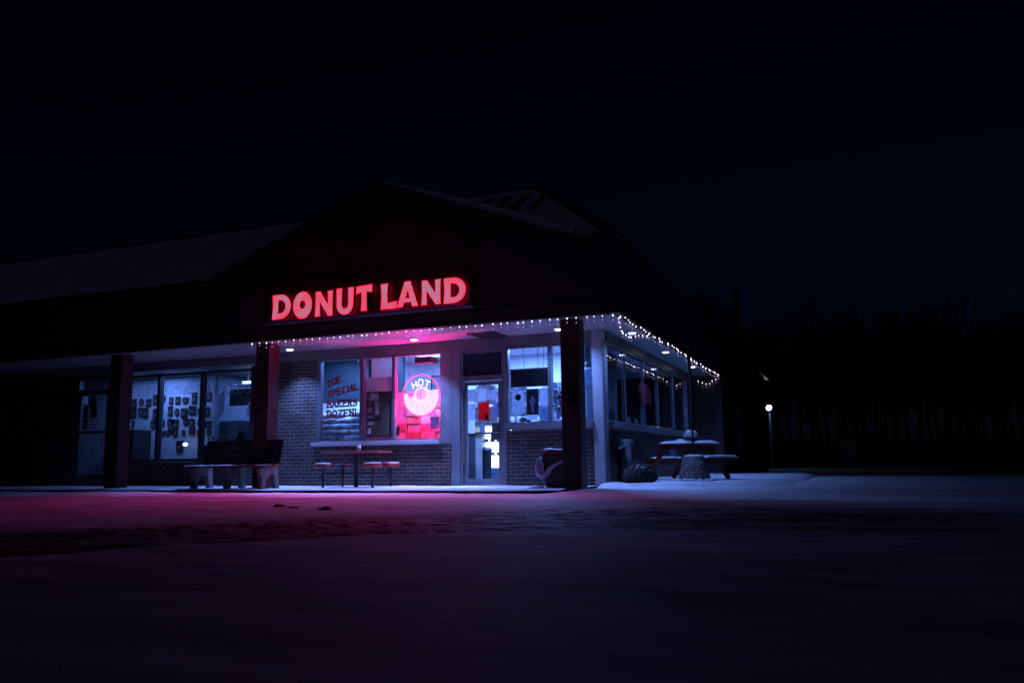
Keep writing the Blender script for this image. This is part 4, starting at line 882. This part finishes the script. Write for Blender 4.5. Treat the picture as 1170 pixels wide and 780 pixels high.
# ================================================================== STRING LIGHTS
def string(name, label, pts, drop, nb, two=True, jit=.01):
    t = thing(name, label, 'string lights', pts[0], 'fairy lights along the canopy')
    P = [Vector(p) for p in pts]; L = [0]
    for a, b in zip(P[:-1], P[1:]): L.append(L[-1] + (b - a).length)
    def at(s):
        for i in range(len(P) - 1):
            if s <= L[i + 1] or i == len(P) - 2: return P[i].lerp(P[i + 1], (s - L[i]) / max(1e-6, L[i + 1] - L[i]))
    w = MB(); w.path([at(L[-1] * k / 160) + Vector((0, 0, -.006 * (k % 2))) for k in range(161)], .0025, 4)
    ico = None
    for k in range(nb):
        s = L[-1] * (k + .5) / nb + rnd.uniform(-1, 1) * .25 * L[-1] / nb; p = at(s) + Vector((rnd.uniform(-jit, jit), rnd.uniform(-jit, jit), -.012 - rnd.uniform(0, drop * .25)))
        def bulb(q, mat, r):
            MB().lathe([(.0001, -r * 1.3), (r * .8, -r * .6), (r, 0), (r * .6, r), (r * .35, r * 1.5)], q, 8).build('bulb', mat, t, smooth=True)
        bulb(p, M['bulb'], rnd.uniform(.006, .010))
        if two:
            q = p + Vector((0, 0, -drop * rnd.uniform(.7, 1.4))); w.tube(p, q, .0018, n=3); bulb(q, M['bulbdim'], .006)
    w.build('cable', M['darkgrey'], t)
string('string_lights', 'fairy lights strung along the front edge of the canopy', [(-7.10, -1.68, 2.985), (-3, -1.69, 2.985), (.78, -1.70, 2.985)], .07, 48)
string('string_lights', 'dense fairy lights running back along the side canopy edge', [(.79, -1.66, 2.985), (.80, 3, 2.985), (.80, 10.0, 2.985)], .09, 49, jit=.04)
string('string_lights', 'short sagging loop of fairy lights at the canopy corner', [(.76, -1.6, 2.96), (.70, -1.3, 2.90), (.62, -.8, 2.80), (.60, -.2, 2.80), (.66, .3, 2.90), (.74, .8, 2.95)], .05, 12)
string('string_lights', 'few loose fairy lights hanging on the end brick wall', [(.10, 10.0, 2.90), (.25, 10.0, 2.82), (.45, 10.0, 2.72), (.6, 10.0, 2.86), (.76, 10.0, 2.93)], .09, 6)
string('string_lights', 'fairy lights lying on the sill inside the side windows', [(-.10, .5, 1.285), (-.10, 1.2, 1.285), (-.09, 4.1, 1.285), (-.10, 4.5, 1.30), (-.10, 8.6, 1.285)], .0, 22, two=False, jit=.02)

# ================================================================== WREATHS
def wreath(cx, cy, cz, r, label):
    t = thing('wreath', label, 'wreath', (cx, cy, cz), 'wreaths on the brick pillars'); g = MB(); b = MB()
    for k in range(1500):
        a = rnd.uniform(0, 2 * PI); q = rnd.gauss(0, .06); p = Vector((cx + (r + q) * math.cos(a), cy + rnd.uniform(-.05, .05), cz + (r + q) * math.sin(a)))
        d = Vector((rnd.uniform(-1, 1), rnd.uniform(-1, .2), rnd.uniform(-1, 1))).normalized() * rnd.uniform(.03, .07); s = d.orthogonal().normalized() * .006
        g.add([p - s, p + s, p + d], [(0, 1, 2)])
    g.build('greenery', M['leaf'], t)
    for k in range(9):
        a = rnd.uniform(0, 2 * PI); b.blob((cx + r * math.cos(a), cy - .055, cz + r * math.sin(a)), (.018,) * 3, 8, 6, 0)
    b.build('berries', M['redwood'], t, smooth=True)
    bw = MB(); bz = cz + .03; bx = cx - .07
    for s in (-1, 1):
        bw.add([(bx, cy - .07, bz), (bx + s * .09, cy - .09, bz + .045), (bx + s * .10, cy - .07, bz - .03), (bx + s * .05, cy - .065, bz - .16), (bx + s * .015, cy - .065, bz - .15)], [(0, 1, 2), (0, 4, 3)])
    bw.blob((bx, cy - .085, bz), (.02, .015, .02), 8, 6, 0); bw.build('bow', M['redwood'], t)
wreath(-.19, -1.58, 1.56, .17, 'dark wreath with red bow on the right pillar'); wreath(-6.93, -1.58, 1.62, .16, 'dark wreath with red bow on the middle pillar')

# ================================================================== ADVERTISING BENCH
bn = thing('advert_bench', 'bench with dark advert backrest and pinkish concrete arched legs', 'bench', (-7.4, -1.75, 0))
def bench_leg(x):
    P = [(-2.0, 0), (-1.88, 0), (-1.86, .10), (-1.82, .20)] + [(-1.77 + .09 * (1 - math.cos(R(a))), .20 + .10 * math.sin(R(a))) for a in (20, 50, 90, 130, 160)] + [(-1.60, .20), (-1.565, .08), (-1.55, 0), (-1.43, 0), (-1.45, .2), (-1.47, .40), (-1.39, .93), (-1.45, .93), (-1.555, .44), (-2.02, .41), (-2.03, .36), (-1.97, .18)]
    return MB().prism(orient(P), [], lambda u, q, d: (d, u, q), x - .05, x + .05).build('leg', M['concrete'], bn, bevel=.008)
for x in (-8.2, -7.35, -6.5): bench_leg(x)
MB().box(-8.42, -6.33, -2.04, -1.80, .425, .465).box(-8.42, -6.33, -1.785, -1.58, .43, .47).build('seat', M['redwood'], bn, bevel=.006)
g = MB(); n = 60
for i in range(n):
    x0 = -8.42 + 2.08 * i / n; x1 = x0 + 2.08 / n; h0 = .012 + .010 * noise.noise(Vector((x0 * 4, 0, 0))); h1 = .012 + .010 * noise.noise(Vector((x1 * 4, 0, 0)))
    if abs(x0 + 6.75) < .12: continue
    g.add([(x0, -2.03, .466), (x1, -2.03, .466), (x1, -2.0, .468 + h1), (x0, -2.0, .468 + h0), (x0, -1.83, .468 + h0), (x1, -1.83, .468 + h1), (x0, -1.81, .466), (x1, -1.81, .466)], [(0, 1, 2, 3), (3, 2, 5, 4), (4, 5, 7, 6)])
g.build('snow_cover', M['snow'], bn, label='thin line of snow on the bench seat')
bk = MB().prism(orient([(-1.555, .50), (-1.53, .50), (-1.44, .985), (-1.465, .985)]), [], lambda u, q, d: (d, u, q), -8.32, -6.36).build('backrest', M['benchboard'], bn, bevel=.004)
bf = lambda x, zz: (-7.32 + x, -1.5585 + (zz) * .1855, .5 + zz)
font_mesh('Buying or Selling', .13, .0015, lambda x, y: bf(x, y + .30), 'lettering', M['benchtext'], bk)
font_mesh('Call The Kennard Team', .125, .0015, lambda x, y: bf(x, y + .13), 'lettering', M['benchtext'], bk)
for s, lb in ((-1, 'dim portrait print at the left end of the backrest'), (1, 'dim portrait print at the right end of the backrest')):
    P = [bf(s * .83 + a, b) for a, b in [(-.1, .08), (.1, .08), (.1, .22), (.05, .27), (.045, .38), (0, .42), (-.045, .38), (-.05, .27), (-.1, .22)]]
    MB().add(P, [tuple(range(9))]).build('portrait', M['portrait'], bk, label=lb)

# ================================================================== CLUSTER TABLE WITH STOOLS
ct = thing('cluster_table', 'small outdoor table with fixed round stools, coloured as in red neon light, under the shop window', 'table', (-5.0, -.85, 0))
MB().box(-5.68, -4.32, -1.13, -.57, .69, .722).build('table_top', M['redtint'], ct, bevel=.01)  # top and seats tinted for the red neon light
MB().tube((-5.0, -.85, 0), (-5.0, -.85, .69), .045, n=12).build('pedestal', M['iron'], ct)
MB().box(-5.56, -4.40, -.88, -.82, .27, .31).box(-5.58, -5.54, -1.2, -.5, .268, .308).box(-4.42, -4.38, -1.2, -.5, .268, .308).build('cross_beam', M['iron'], ct)
for x, y in ((-5.56, -1.2), (-4.40, -1.2), (-4.40, -.5), (-5.56, -.5)):
    st = MB().lathe([(.05, .0), (.17, .0), (.19, .02), (.19, .06), (.16, .075), (.0001, .078)], (x, y, .40), 20).build('stool_seat', M['redtint'] if (x, y) != (-5.56, -.5) else M['iron'], ct, smooth=True)
    MB().tube((x, y, 0.0), (x, y, .40), .028, n=10).build('stool_post', M['iron'], st)
    if (x, y) != (-5.56, -.5): MB().lathe([(.18, .0), (.165, .022), (.0001, .03)], (x, y, .474), 20).build('snow_cover', M['snow'], st, smooth=True)
cp = thing('drink_cup', 'pink lit paper cup left on the small table', 'cup', (-4.92, -.9, .722))
MB().lathe([(.038, 0), (.05, .12)], (-4.92, -.9, .723), 18).build('cup_body', M['cup'], cp, smooth=True); MB().lathe([(.052, .0), (.053, .01), (.045, .018), (.0001, .018)], (-4.92, -.9, .843), 18).build('lid', M['white'], cp, smooth=True)

# ================================================================== BIN WITH BAG
bb_ = thing('litter_bin', 'square dark litter bin with snow on its lid beside the right pillar', 'bin', (-.72, -1.1, 0))
MB().add([(-.94, -1.32, .01), (-.50, -1.32, .01), (-.50, -.88, .01), (-.94, -.88, .01), (-.98, -1.36, .60), (-.46, -1.36, .60), (-.46, -.84, .60), (-.98, -.84, .60)], [(0, 1, 5, 4), (1, 2, 6, 5), (2, 3, 7, 6), (3, 0, 4, 7), (0, 3, 2, 1), (4, 5, 6, 7)]).shift(.2).build('body', M['black'], bb_, bevel=.02)
MB().box(-1.0, -.44, -1.38, -.82, .601, .665).shift(.2).build('lid', M['redwood'], bb_, bevel=.015)
g = MB(); g.blob((-.72, -1.1, .668), (.285, .285, .03), 24, 8, .35, 2); g.blob((-.9, -1.2, .68), (.1, .13, .035), 14, 8, .3, 5); g.shift(.2).build('snow_cover', M['snow'], bb_, smooth=True)
g = MB(); P = []; 
g.path([(-.97, -1.36, .60), (-1.02, -1.41, .50), (-1.045, -1.43, .38), (-1.02, -1.44, .28), (-.94, -1.45, .22), (-.86, -1.44, .26), (-.80, -1.42, .36), (-.68, -1.41, .43), (-.52, -1.40, .50), (-.46, -1.39, .56)], [.015, .035, .06, .07, .065, .055, .045, .035, .025, .012], 10)
for k in range(len(g.v)): 
    p = Vector(g.v[k]); q = noise.noise(p * 16) * .022; g.v[k] = (p.x + q, p.y + q * .5, p.z + q)
g.path([(-1.0, -1.40, .56), (-.96, -1.43, .42), (-.95, -1.45, .28)], [.015, .035, .03], 8)
g.v = [(q[0] + .2, q[1], q[2]) for q in g.v]
tag(g.build('plastic_bag', M['bag'], smooth=True), 'pale crumpled plastic bag slung round the litter bin', 'bag')
tag(MB().blob((-.86, -1.42, .01), (.13, .10, .05), 16, 8, .5, 4).build('snow_clump', M['snow'], smooth=True), 'small clump of snow at the foot of the litter bin', 'snow clump')

# ================================================================== PATIO OBJECTS
pz = .06
def Mx(loc, rz): return Matrix.Translation(loc) @ Matrix.Rotation(rz, 4, 'Z')
T = thing('picnic_table', 'snow topped red wooden picnic table on the patio', 'picnic table', (1.05, 2.85, pz))
mt = Mx((1.05, 2.85, pz), R(-17))   # local x = across, local y = along
def lp(x, y, z_): return mt @ Vector((x, y, z_))
def plank(name, x0, x1, y0, y1, z0, z1, mat, n=1, gap=.012, bev=.006, par=T, lab=None):
    g = MB(); w_ = (x1 - x0 - gap * (n - 1)) / n
    for i in range(n): g.box(x0 + i * (w_ + gap), x0 + i * (w_ + gap) + w_, y0, y1, z0, z1, mat=mt)
    return g.build(name, mat, par, bevel=bev, label=lab)
plank('table_top', -.36, .36, -.78, .78, .72, .76, M['redwood'], 5)
plank('seat', .52, .80, -.78, .78, .41, .45, M['redwood'], 2); plank('seat', -.80, -.52, -.78, .78, .41, .45, M['redwood'], 2)
for y in (-.56, .56):
    for s in (-1, 1):
        a, b = Vector((s * .24, y + s * .02, .70)), Vector((s * .66, y + s * .02, 0.0)); d = (b - a).normalized(); n_ = Vector((d.z, 0, -d.x)) * .05
        g = MB(); e = Vector((0, .022, 0))
        g.add([mt @ q for q in (a - n_ - e, a + n_ - e, b + n_ - e, b - n_ - e, a - n_ + e, a + n_ + e, b + n_ + e, b - n_ + e)], [(0, 1, 2, 3), (7, 6, 5, 4), (0, 4, 5, 1), (1, 5, 6, 2), (2, 6, 7, 3), (3, 7, 4, 0)])
        g.build('leg', M['redwood'], T, bevel=.005)
    g = MB(); g.box(-.78, .78, y + .045, y + .085, .32, .41, mat=mt); g.box(-.34, .34, y + .045, y + .085, .63, .72, mat=mt); g.build('cross_beam', M['redwood'], T, bevel=.005)
def snowslab(x0, x1, y0, y1, z0, h, seed, par, lab):
    g = MB(); a, b = 26, 40
    for j in range(b + 1):
        for i in range(a + 1):
            x = x0 + (x1 - x0) * i / a; y = y0 + (y1 - y0) * j / b; e = min(i / 4, (a - i) / 4, j / 4, (b - j) / 4, 1)
            g.v.append(tuple(lp(x, y, z0 + h * (max(0, e) ** .5) * (.75 + .6 * noise.noise(Vector((x * 3 + seed, y * 2.4, seed)))))))
    for j in range(b):
        for i in range(a): q = j * (a + 1) + i; g.f.append((q, q + 1, q + a + 2, q + a + 1)); g.mi.append(0)
    g.build('snow_cover', M['snow'], par, smooth=True, label=lab)
snowslab(-.30, .38, -.70, .80, .758, .075, 1, T, 'snow blanket on the picnic table top'); snowslab(.51, .82, -.72, .80, .448, .07, 5, T, 'snow on the near right seat of the picnic table'); snowslab(-.80, -.53, -.2, .78, .448, .05, 9, T, 'snow on the far left seat of the picnic table')
bw = thing('snowy_bowl', 'round bowl heaped with snow in the middle of the picnic table', 'bowl', tuple(lp(.0, .1, .8)))
c = lp(.02, .15, .80); MB().lathe([(.08, 0), (.13, .05), (.15, .12)], tuple(c), 20).build('bowl', M['darkgrey'], bw, smooth=True); MB().blob((c.x, c.y, c.z + .14), (.155, .155, .12), 18, 10, .15, 2).build('snow_cover', M['snow'], bw, smooth=True)
c = lp(-.22, .1, .80); tag(MB().blob((c.x, c.y, c.z + .02), (.10, .08, .05), 14, 8, .3, 6).build('ashtray', M['snow'], smooth=True), 'small snowed over lump on the left of the picnic table top', 'lump')
pl = thing('pail', 'pale blue pail standing on the far seat of the picnic table', 'pail', tuple(lp(-.66, .45, .49)))
c = lp(-.64, .5, .49); MB().lathe([(.07, 0), (.085, .22), (.09, .23), (.088, .24)], tuple(c), 18).build('pail_body', M['bluepaper'], pl, smooth=True)
# sign post in a concrete filled tub
sp_ = thing('sign_post', 'thin dark post with narrow sign standing in a snow dusted concrete tub', 'sign post', (1.40, 1.45, pz))
MB().lathe([(.33, -.02), (.325, .02), (.28, .15), (.215, .46), (.19, .48), (.0001, .48)], (1.43, 1.42, pz), 28).build('tub', M['concrete'], sp_, smooth=True)
MB().blob((1.43, 1.42, pz + .48), (.20, .20, .045), 18, 8, .4, 8).build('snow_cover', M['snow'], sp_, smooth=True)
g = MB()
for k in range(60):
    a = rnd.uniform(0, 2 * PI); r_ = rnd.uniform(.33, .42); g.blob((1.43 + r_ * math.cos(a), 1.42 + r_ * math.sin(a), pz + .005), (rnd.uniform(.03, .09), rnd.uniform(.03, .08), rnd.uniform(.02, .05)), 8, 5, .5, k)
for k in range(9):
    a = rnd.uniform(-2.6, -.4); h_ = rnd.uniform(.04, .42); r_ = .318 - .22 * h_; g.blob((1.43 + r_ * math.cos(a), 1.42 + r_ * math.sin(a), pz + h_), (.022, .022, .012), 7, 4, .5, k)
g.build('snow_drift', M['snow'], sp_, smooth=True)
MB().tube((1.44, 1.33, pz + .47), (1.44, 1.33, 2.95), .021, n=10).build('post', M['iron'], sp_)
MB().box(-.02, .02, -.15, .15, 2.21, 2.85, mat=Matrix.Translation((1.44, 1.33, 0)) @ Matrix.Rotation(R(6), 4, 'Z')).build('sign_plate', M['iron'], sp_, bevel=.003)
# straw bale and pale oval board
sb = thing('straw_bale', 'low dark straw bale lightly dusted with snow by the corner column', 'straw bale', (.58, .15, pz))
g = MB(); g.blob((.60, .20, .22), (.31, .25, .19), 34, 20, .5, 3); g.build('bale', M['straw'], sb, smooth=False)
g = MB()
for k in range(70):
    a = rnd.uniform(0, 2 * PI); q = rnd.uniform(.2, .98) ; x, y = .60 + .29 * q * math.cos(a), .20 + .25 * q * math.sin(a)
    zt = .22 + .185 * math.sqrt(max(0, 1 - q * q)); g.blob((x, y, zt), (rnd.uniform(.01, .035), rnd.uniform(.01, .03), .008), 7, 4, .6, k)
g.build('snow_cover', M['snow'], sb, smooth=True)
g = MB()
for k in range(900):
    a = rnd.uniform(0, 2 * PI); ph = rnd.uniform(-.4, 1.4); p = Vector((.60 + .31 * math.cos(a) * math.cos(ph), .20 + .27 * math.sin(a) * math.cos(ph), .22 + .21 * math.sin(ph))); d = Vector((rnd.uniform(-1, 1), rnd.uniform(-1, 1), rnd.uniform(-.6, .8))).normalized() * .06
    g.tube(p, p + d, .003, .001, 3)
g.build('straw', M['straw'], sb)
ol = thing('oval_ornament', 'pale oval board leaning on a dark keg behind the straw bale', 'ornament', (.3, .4, pz))
MB().lathe([(.16, 0), (.19, .2), (.19, .35), (.16, .55), (.0001, .55)], (.22, .75, pz + .28), 20).build('keg', M['black'], ol, smooth=True)
MB().lathe([(.17, 0), (.17, .28)], (.22, .75, pz), 12).build('keg_stand', M['black'], ol)
mo = Matrix.Translation((.33, .48, pz + .60)) @ Matrix.Rotation(R(62), 4, 'Z') @ Matrix.Rotation(R(-18), 4, 'Y')
P = [(.13 * math.cos(2 * PI * k / 28), .25 * math.sin(2 * PI * k / 28)) for k in range(28)]
MB().prism(P, [], lambda u, q, d: tuple(Matrix.Translation((.33, .48, pz + .60)) @ Matrix.Rotation(R(62), 4, 'Z') @ Matrix.Rotation(R(-18), 4, 'X') @ Matrix.Rotation(R(14), 4, 'Y') @ Vector((u * .55, d, q))), -.02, .02).build('board', M['offwhite'], ol, bevel=.006)
MB().tube((.30, .46, pz + .70), (.16, .40, pz + .64), .03, .022, n=10).build('peg', M['offwhite'], ol)

# ================================================================== YARD OBJECTS
pp = thing('vent_pipe', 'pale upright pipe standing against the dark rear wing', 'pipe', (.95, 12.6, 0))
MB().tube((.98, 12.5, -.05), (.98, 12.5, 2.02), .07, n=12).build('pipe', M['offwhite'], pp, smooth=True); MB().lathe([(.09, 0), (.09, .08), (.001, .12)], (.98, 12.5, 2.0), 12).build('cap', M['offwhite'], pp, smooth=True)
lx, ly = .60, 28.4
lp_ = thing('lamp_post', 'dark lamp post with a bright white light beyond the rear wing', 'lamp post', (lx, ly, 0))
MB().tube((lx, ly, -.1), (lx, ly, 2.9), .06, .045, n=10).build('post', M['iron'], lp_); MB().lathe([(.04, -.1), (.10, -.02), (.14, .12), (.10, .16)], (lx, ly - .12, 2.92), 14).build('lamp_housing', M['iron'], lp_, smooth=True)
MB().blob((lx, ly - .22, 3.02), (.13, .13, .13), 16, 10, 0).build('lamp_bulb', M['postlamp'], lp_, smooth=True)
light('lamp', 'SPOT', (lx, ly - .5, 3.0), 160, (.25, .45, 1), lp_, shadow_soft_size=.05, spot_size=R(168), spot_blend=.2)
MB().box(lx - .35, lx - .15, ly - .02, ly + .05, 2.5, 2.62).build('junction_box', M['iron'], lp_)
up = thing('utility_pole', 'tall dark utility pole rising behind the rear wing', 'utility pole', (-1, 30.3, 0))
MB().tube((-1.05, 30.3, -.1), (-.95, 30.3, 9.75), .19, .15, n=12).build('pole', M['bark'], up); MB().lathe([(.17, 0), (.17, .05), (.1, .12)], (-.95, 30.3, 9.75), 12).build('pole_cap', M['iron'], up, smooth=True)
# parked car
CR = thing('parked_car', 'dark snow dusted car parked at the edge of the wood', 'car', (.7, 48.8, -.02))
cm = Mx((.75, 49.2, -.02), R(64))
prof = [(-2.25, .35), (-2.3, .75), (-2.2, .98), (-1.65, 1.06), (-1.15, 1.58), (-.3, 1.66), (.55, 1.62), (1.15, 1.12), (2.05, .98), (2.28, .75), (2.28, .38), (1.9, .3), (-1.9, .3)]
MB().prism(orient(prof), [], lambda u, q, d: tuple(cm @ Vector((u, d * (1 if q < 1.1 else .82), q))), -.88, .88).build('body', M['carpaint'], CR, bevel=.05)
MB().prism(orient([(-1.5, 1.12), (-1.12, 1.5), (-.3, 1.58), (.5, 1.54), (.98, 1.14)]), [], lambda u, q, d: tuple(cm @ Vector((u, d * (1 if q < 1.2 else .85), q))), -.90, .90).build('window', M['black'], CR)
for x in (-1.45, 1.45):
    for s in (-1, 1):
        a = cm @ Vector((x, s * .72, .33)); b = cm @ Vector((x, s * .91, .33)); wh = MB().tube(a, b, .33, n=20).build('wheel', M['rubber'], CR); a = cm @ Vector((x, s * .905, .33)); b = cm @ Vector((x, s * .925, .33)); MB().tube(a, b, .2, n=16).build('rim', M['alum'], wh)
for s in (-1, 1):
    MB().box(-2.33, -2.27, s * .62 - .14, s * .62 + .14, .78, .9, mat=cm).build('taillight', M['tail'], CR); MB().box(2.24, 2.31, s * .62 - .14, s * .62 + .14, .68, .8, mat=cm).build('headlight', M['alum'], CR)
g = MB(); 
for (x, zz, w_) in ((-.3, 1.67, .8), (1.6, 1.07, .45), (-1.9, 1.05, .3)):
    p = cm @ Vector((x, 0, zz)); g.blob(tuple(p), (w_ * .9, w_ * .9, .06), 14, 6, .2, w_)
g.build('snow_cover', M['snow'], CR, smooth=True)
SD = thing('storage_shed', 'small grey metal shed with a paler door at the edge of the wood', 'shed', (4.6, 39.6, 0))
sm_ = Mx((4.55, 39.6, -.02), R(-38))
MB().box(-.75, .75, -.75, .75, 0, 1.75, mat=sm_).build('wall', M['siding'], SD, bevel=.01); MB().box(-.8, .8, -.8, .8, 1.751, 1.83, mat=sm_).build('roof', M['iron'], SD)
MB().box(-.6, .6, -.79, -.755, .05, 1.65, mat=sm_).build('door', M['shed'], SD)

# bare trees
def make_tree(seed, h):
    rg = random.Random(seed); tr = MB(); cr = MB()
    def grow(p, d, r, L, lev, target):
        n = 3 if lev < 3 else 2; q = p; dd = d.copy(); rr0 = r
        for i in range(n):
            dd = (dd + Vector((rg.uniform(-1, 1), rg.uniform(-1, 1), rg.uniform(-.3, .5))) * (.10 + .06 * lev)).normalized(); q2 = q + dd * L / n; r2 = rr0 * .86
            (tr if lev == 0 else cr).tube(q, q2, rr0, r2, 7 if lev == 0 else (5 if lev < 2 else 3), caps=False)
            if lev < 4 and (lev > 0 or i > 0):
                for _ in range(2 if lev else 2):
                    a = dd.orthogonal().normalized(); a.rotate(Matrix.Rotation(rg.uniform(0, 2 * PI), 3, dd)); nd = (dd * rg.uniform(.7, 1.1) + a * rg.uniform(.5, .9) + Vector((0, 0, .25))).normalized()
                    grow(q2, nd, r2 * rg.uniform(.45, .62), L * rg.uniform(.5, .68), lev + 1, 0)
            q, rr0 = q2, r2
        if lev < 4: grow(q, dd, rr0 * .8, L * .62, lev + 1, 0)
    grow(Vector((0, 0, -.2)), Vector((rg.uniform(-.05, .05), rg.uniform(-.05, .05), 1)).normalized(), h * .014 + .03, h * .52, 0, 0)
    t = thing('bare_tree', 'bare leafless tree in the dark wood behind the lot', 'tree', (0, 0, 0), 'bare trees of the wood')
    tr.build('trunk', M['bark'], t); cr.build('crown', M['bark'], t); return t
protos = [make_tree(s, h) for s, h in ((11, 10.5), (23, 12), (37, 11), (41, 9))]
yaw = -.387; fw = Vector((math.sin(yaw), math.cos(yaw), 0)); rt = Vector((math.cos(yaw), -math.sin(yaw), 0))
C0 = Vector((4.386, -15.4, 0)); used = set(); nt_ = 84
for k in range(nt_):
    u = -.03 + .74 * ((k * .618034) % 1.0) ; u = .20 + .46 * ((k * .618034) % 1.0); dep = 50 + 28 * ((k * .7548777) % 1.0)
    if k % 7 == 0: u = .185 + .05 * rnd.random(); dep = 62 + 16 * rnd.random()
    p = C0 + fw * dep + rt * (u * dep)
    i = k % 4; o = protos[i]
    if i in used: o = copy_tree(o)
    used.add(i); s = rnd.uniform(.75, 1.12) * (.72 + .0 * dep) * dep / 50
    o.location = (p.x, p.y, -.05); o.rotation_euler = (0, 0, rnd.uniform(0, 6.28)); o.scale = (s, s, s)
# undergrowth
g = MB()
for k in range(5200):
    u = rnd.uniform(.17, .72); dep = rnd.uniform(47, 66); p = C0 + fw * dep + rt * (u * dep); h_ = rnd.uniform(.4, 1.9) * (1 if rnd.random() < .8 else 1.8)
    a = Vector((p.x, p.y, -.1)); d = Vector((rnd.uniform(-.5, .5), rnd.uniform(-.5, .5), 1)).normalized(); g.tube(a, a + d * h_, .02, .006, 3, caps=False)
    if k % 2: b = a + d * h_ * .5; g.tube(b, b + Vector((rnd.uniform(-.6, .6), rnd.uniform(-.5, .5), .6)) * h_ * .5, .012, .004, 3, caps=False)
o = g.build('undergrowth', M['bark']); tag(o, 'tangled bare brush along the edge of the wood', 'undergrowth', kind='stuff')

# ================================================================== SKY, NIGHT FILL, CAMERA
w = bpy.data.worlds.new('World'); sc.world = w; w.use_nodes = True; nt = w.node_tree; nt.nodes.clear()
out = nt.nodes.new('ShaderNodeOutputWorld'); bg = nt.nodes.new('ShaderNodeBackground'); sk = nt.nodes.new('ShaderNodeTexSky'); sk.sky_type = 'NISHITA'; sk.sun_disc = False
SUN_EL, SUN_ROT = R(25), R(186)
sk.sun_elevation = SUN_EL; sk.sun_rotation = SUN_ROT
tint = nt.nodes.new('ShaderNodeMixRGB'); tint.blend_type = 'MULTIPLY'; tint.inputs['Fac'].default_value = 1; tint.inputs['Color2'].default_value = (.14, .24, .62, 1)
nt.links.new(sk.outputs[0], tint.inputs['Color1']); nt.links.new(tint.outputs[0], bg.inputs['Color']); bg.inputs['Strength'].default_value = .0012
nt.links.new(bg.outputs[0], out.inputs['Surface'])
sl = bpy.data.lights.new('night_fill', 'SUN'); sl.energy = .017; sl.angle = R(8); sl.color = (.42, .40, 1)  # added dim fill from behind the camera for the roof snow
so = bpy.data.objects.new('night_fill', sl); col.objects.link(so)
dv = Vector((math.sin(SUN_ROT) * math.cos(SUN_EL), math.cos(SUN_ROT) * math.cos(SUN_EL), math.sin(SUN_EL))); so.rotation_euler = (dv).to_track_quat('Z', 'Y').to_euler()

cam = bpy.data.cameras.new('camera'); co = bpy.data.objects.new('camera', cam); col.objects.link(co); sc.camera = co
pitch, roll, yaw = .1444, -.0119, -.387
fwd = Vector((math.sin(yaw) * math.cos(pitch), math.cos(yaw) * math.cos(pitch), math.sin(pitch))); rgt = Vector((math.cos(yaw), -math.sin(yaw), 0)); upv = rgt.cross(fwd)
r2 = rgt * math.cos(roll) + upv * math.sin(roll); u2 = -rgt * math.sin(roll) + upv * math.cos(roll)
mtx = Matrix((r2, u2, -fwd)).transposed().to_4x4(); mtx.translation = Vector((4.3861, -15.3987, .4771)); co.matrix_world = mtx
cam.sensor_width = 36; cam.sensor_fit = 'HORIZONTAL'; cam.lens = 36 * 943.3 / 1170; cam.clip_start = .05; cam.clip_end = 1000
vs_ = sc.view_settings; vs_.view_transform = 'Standard'; vs_.look = 'None'; vs_.gamma = 1; vs_.exposure = 0; vs_.use_curve_mapping = False
sc.render.engine = 'CYCLES'; sc.cycles.max_bounces = 6; sc.cycles.transparent_max_bounces = 12; sc.cycles.sample_clamp_indirect = 3; sc.cycles.use_denoising = True
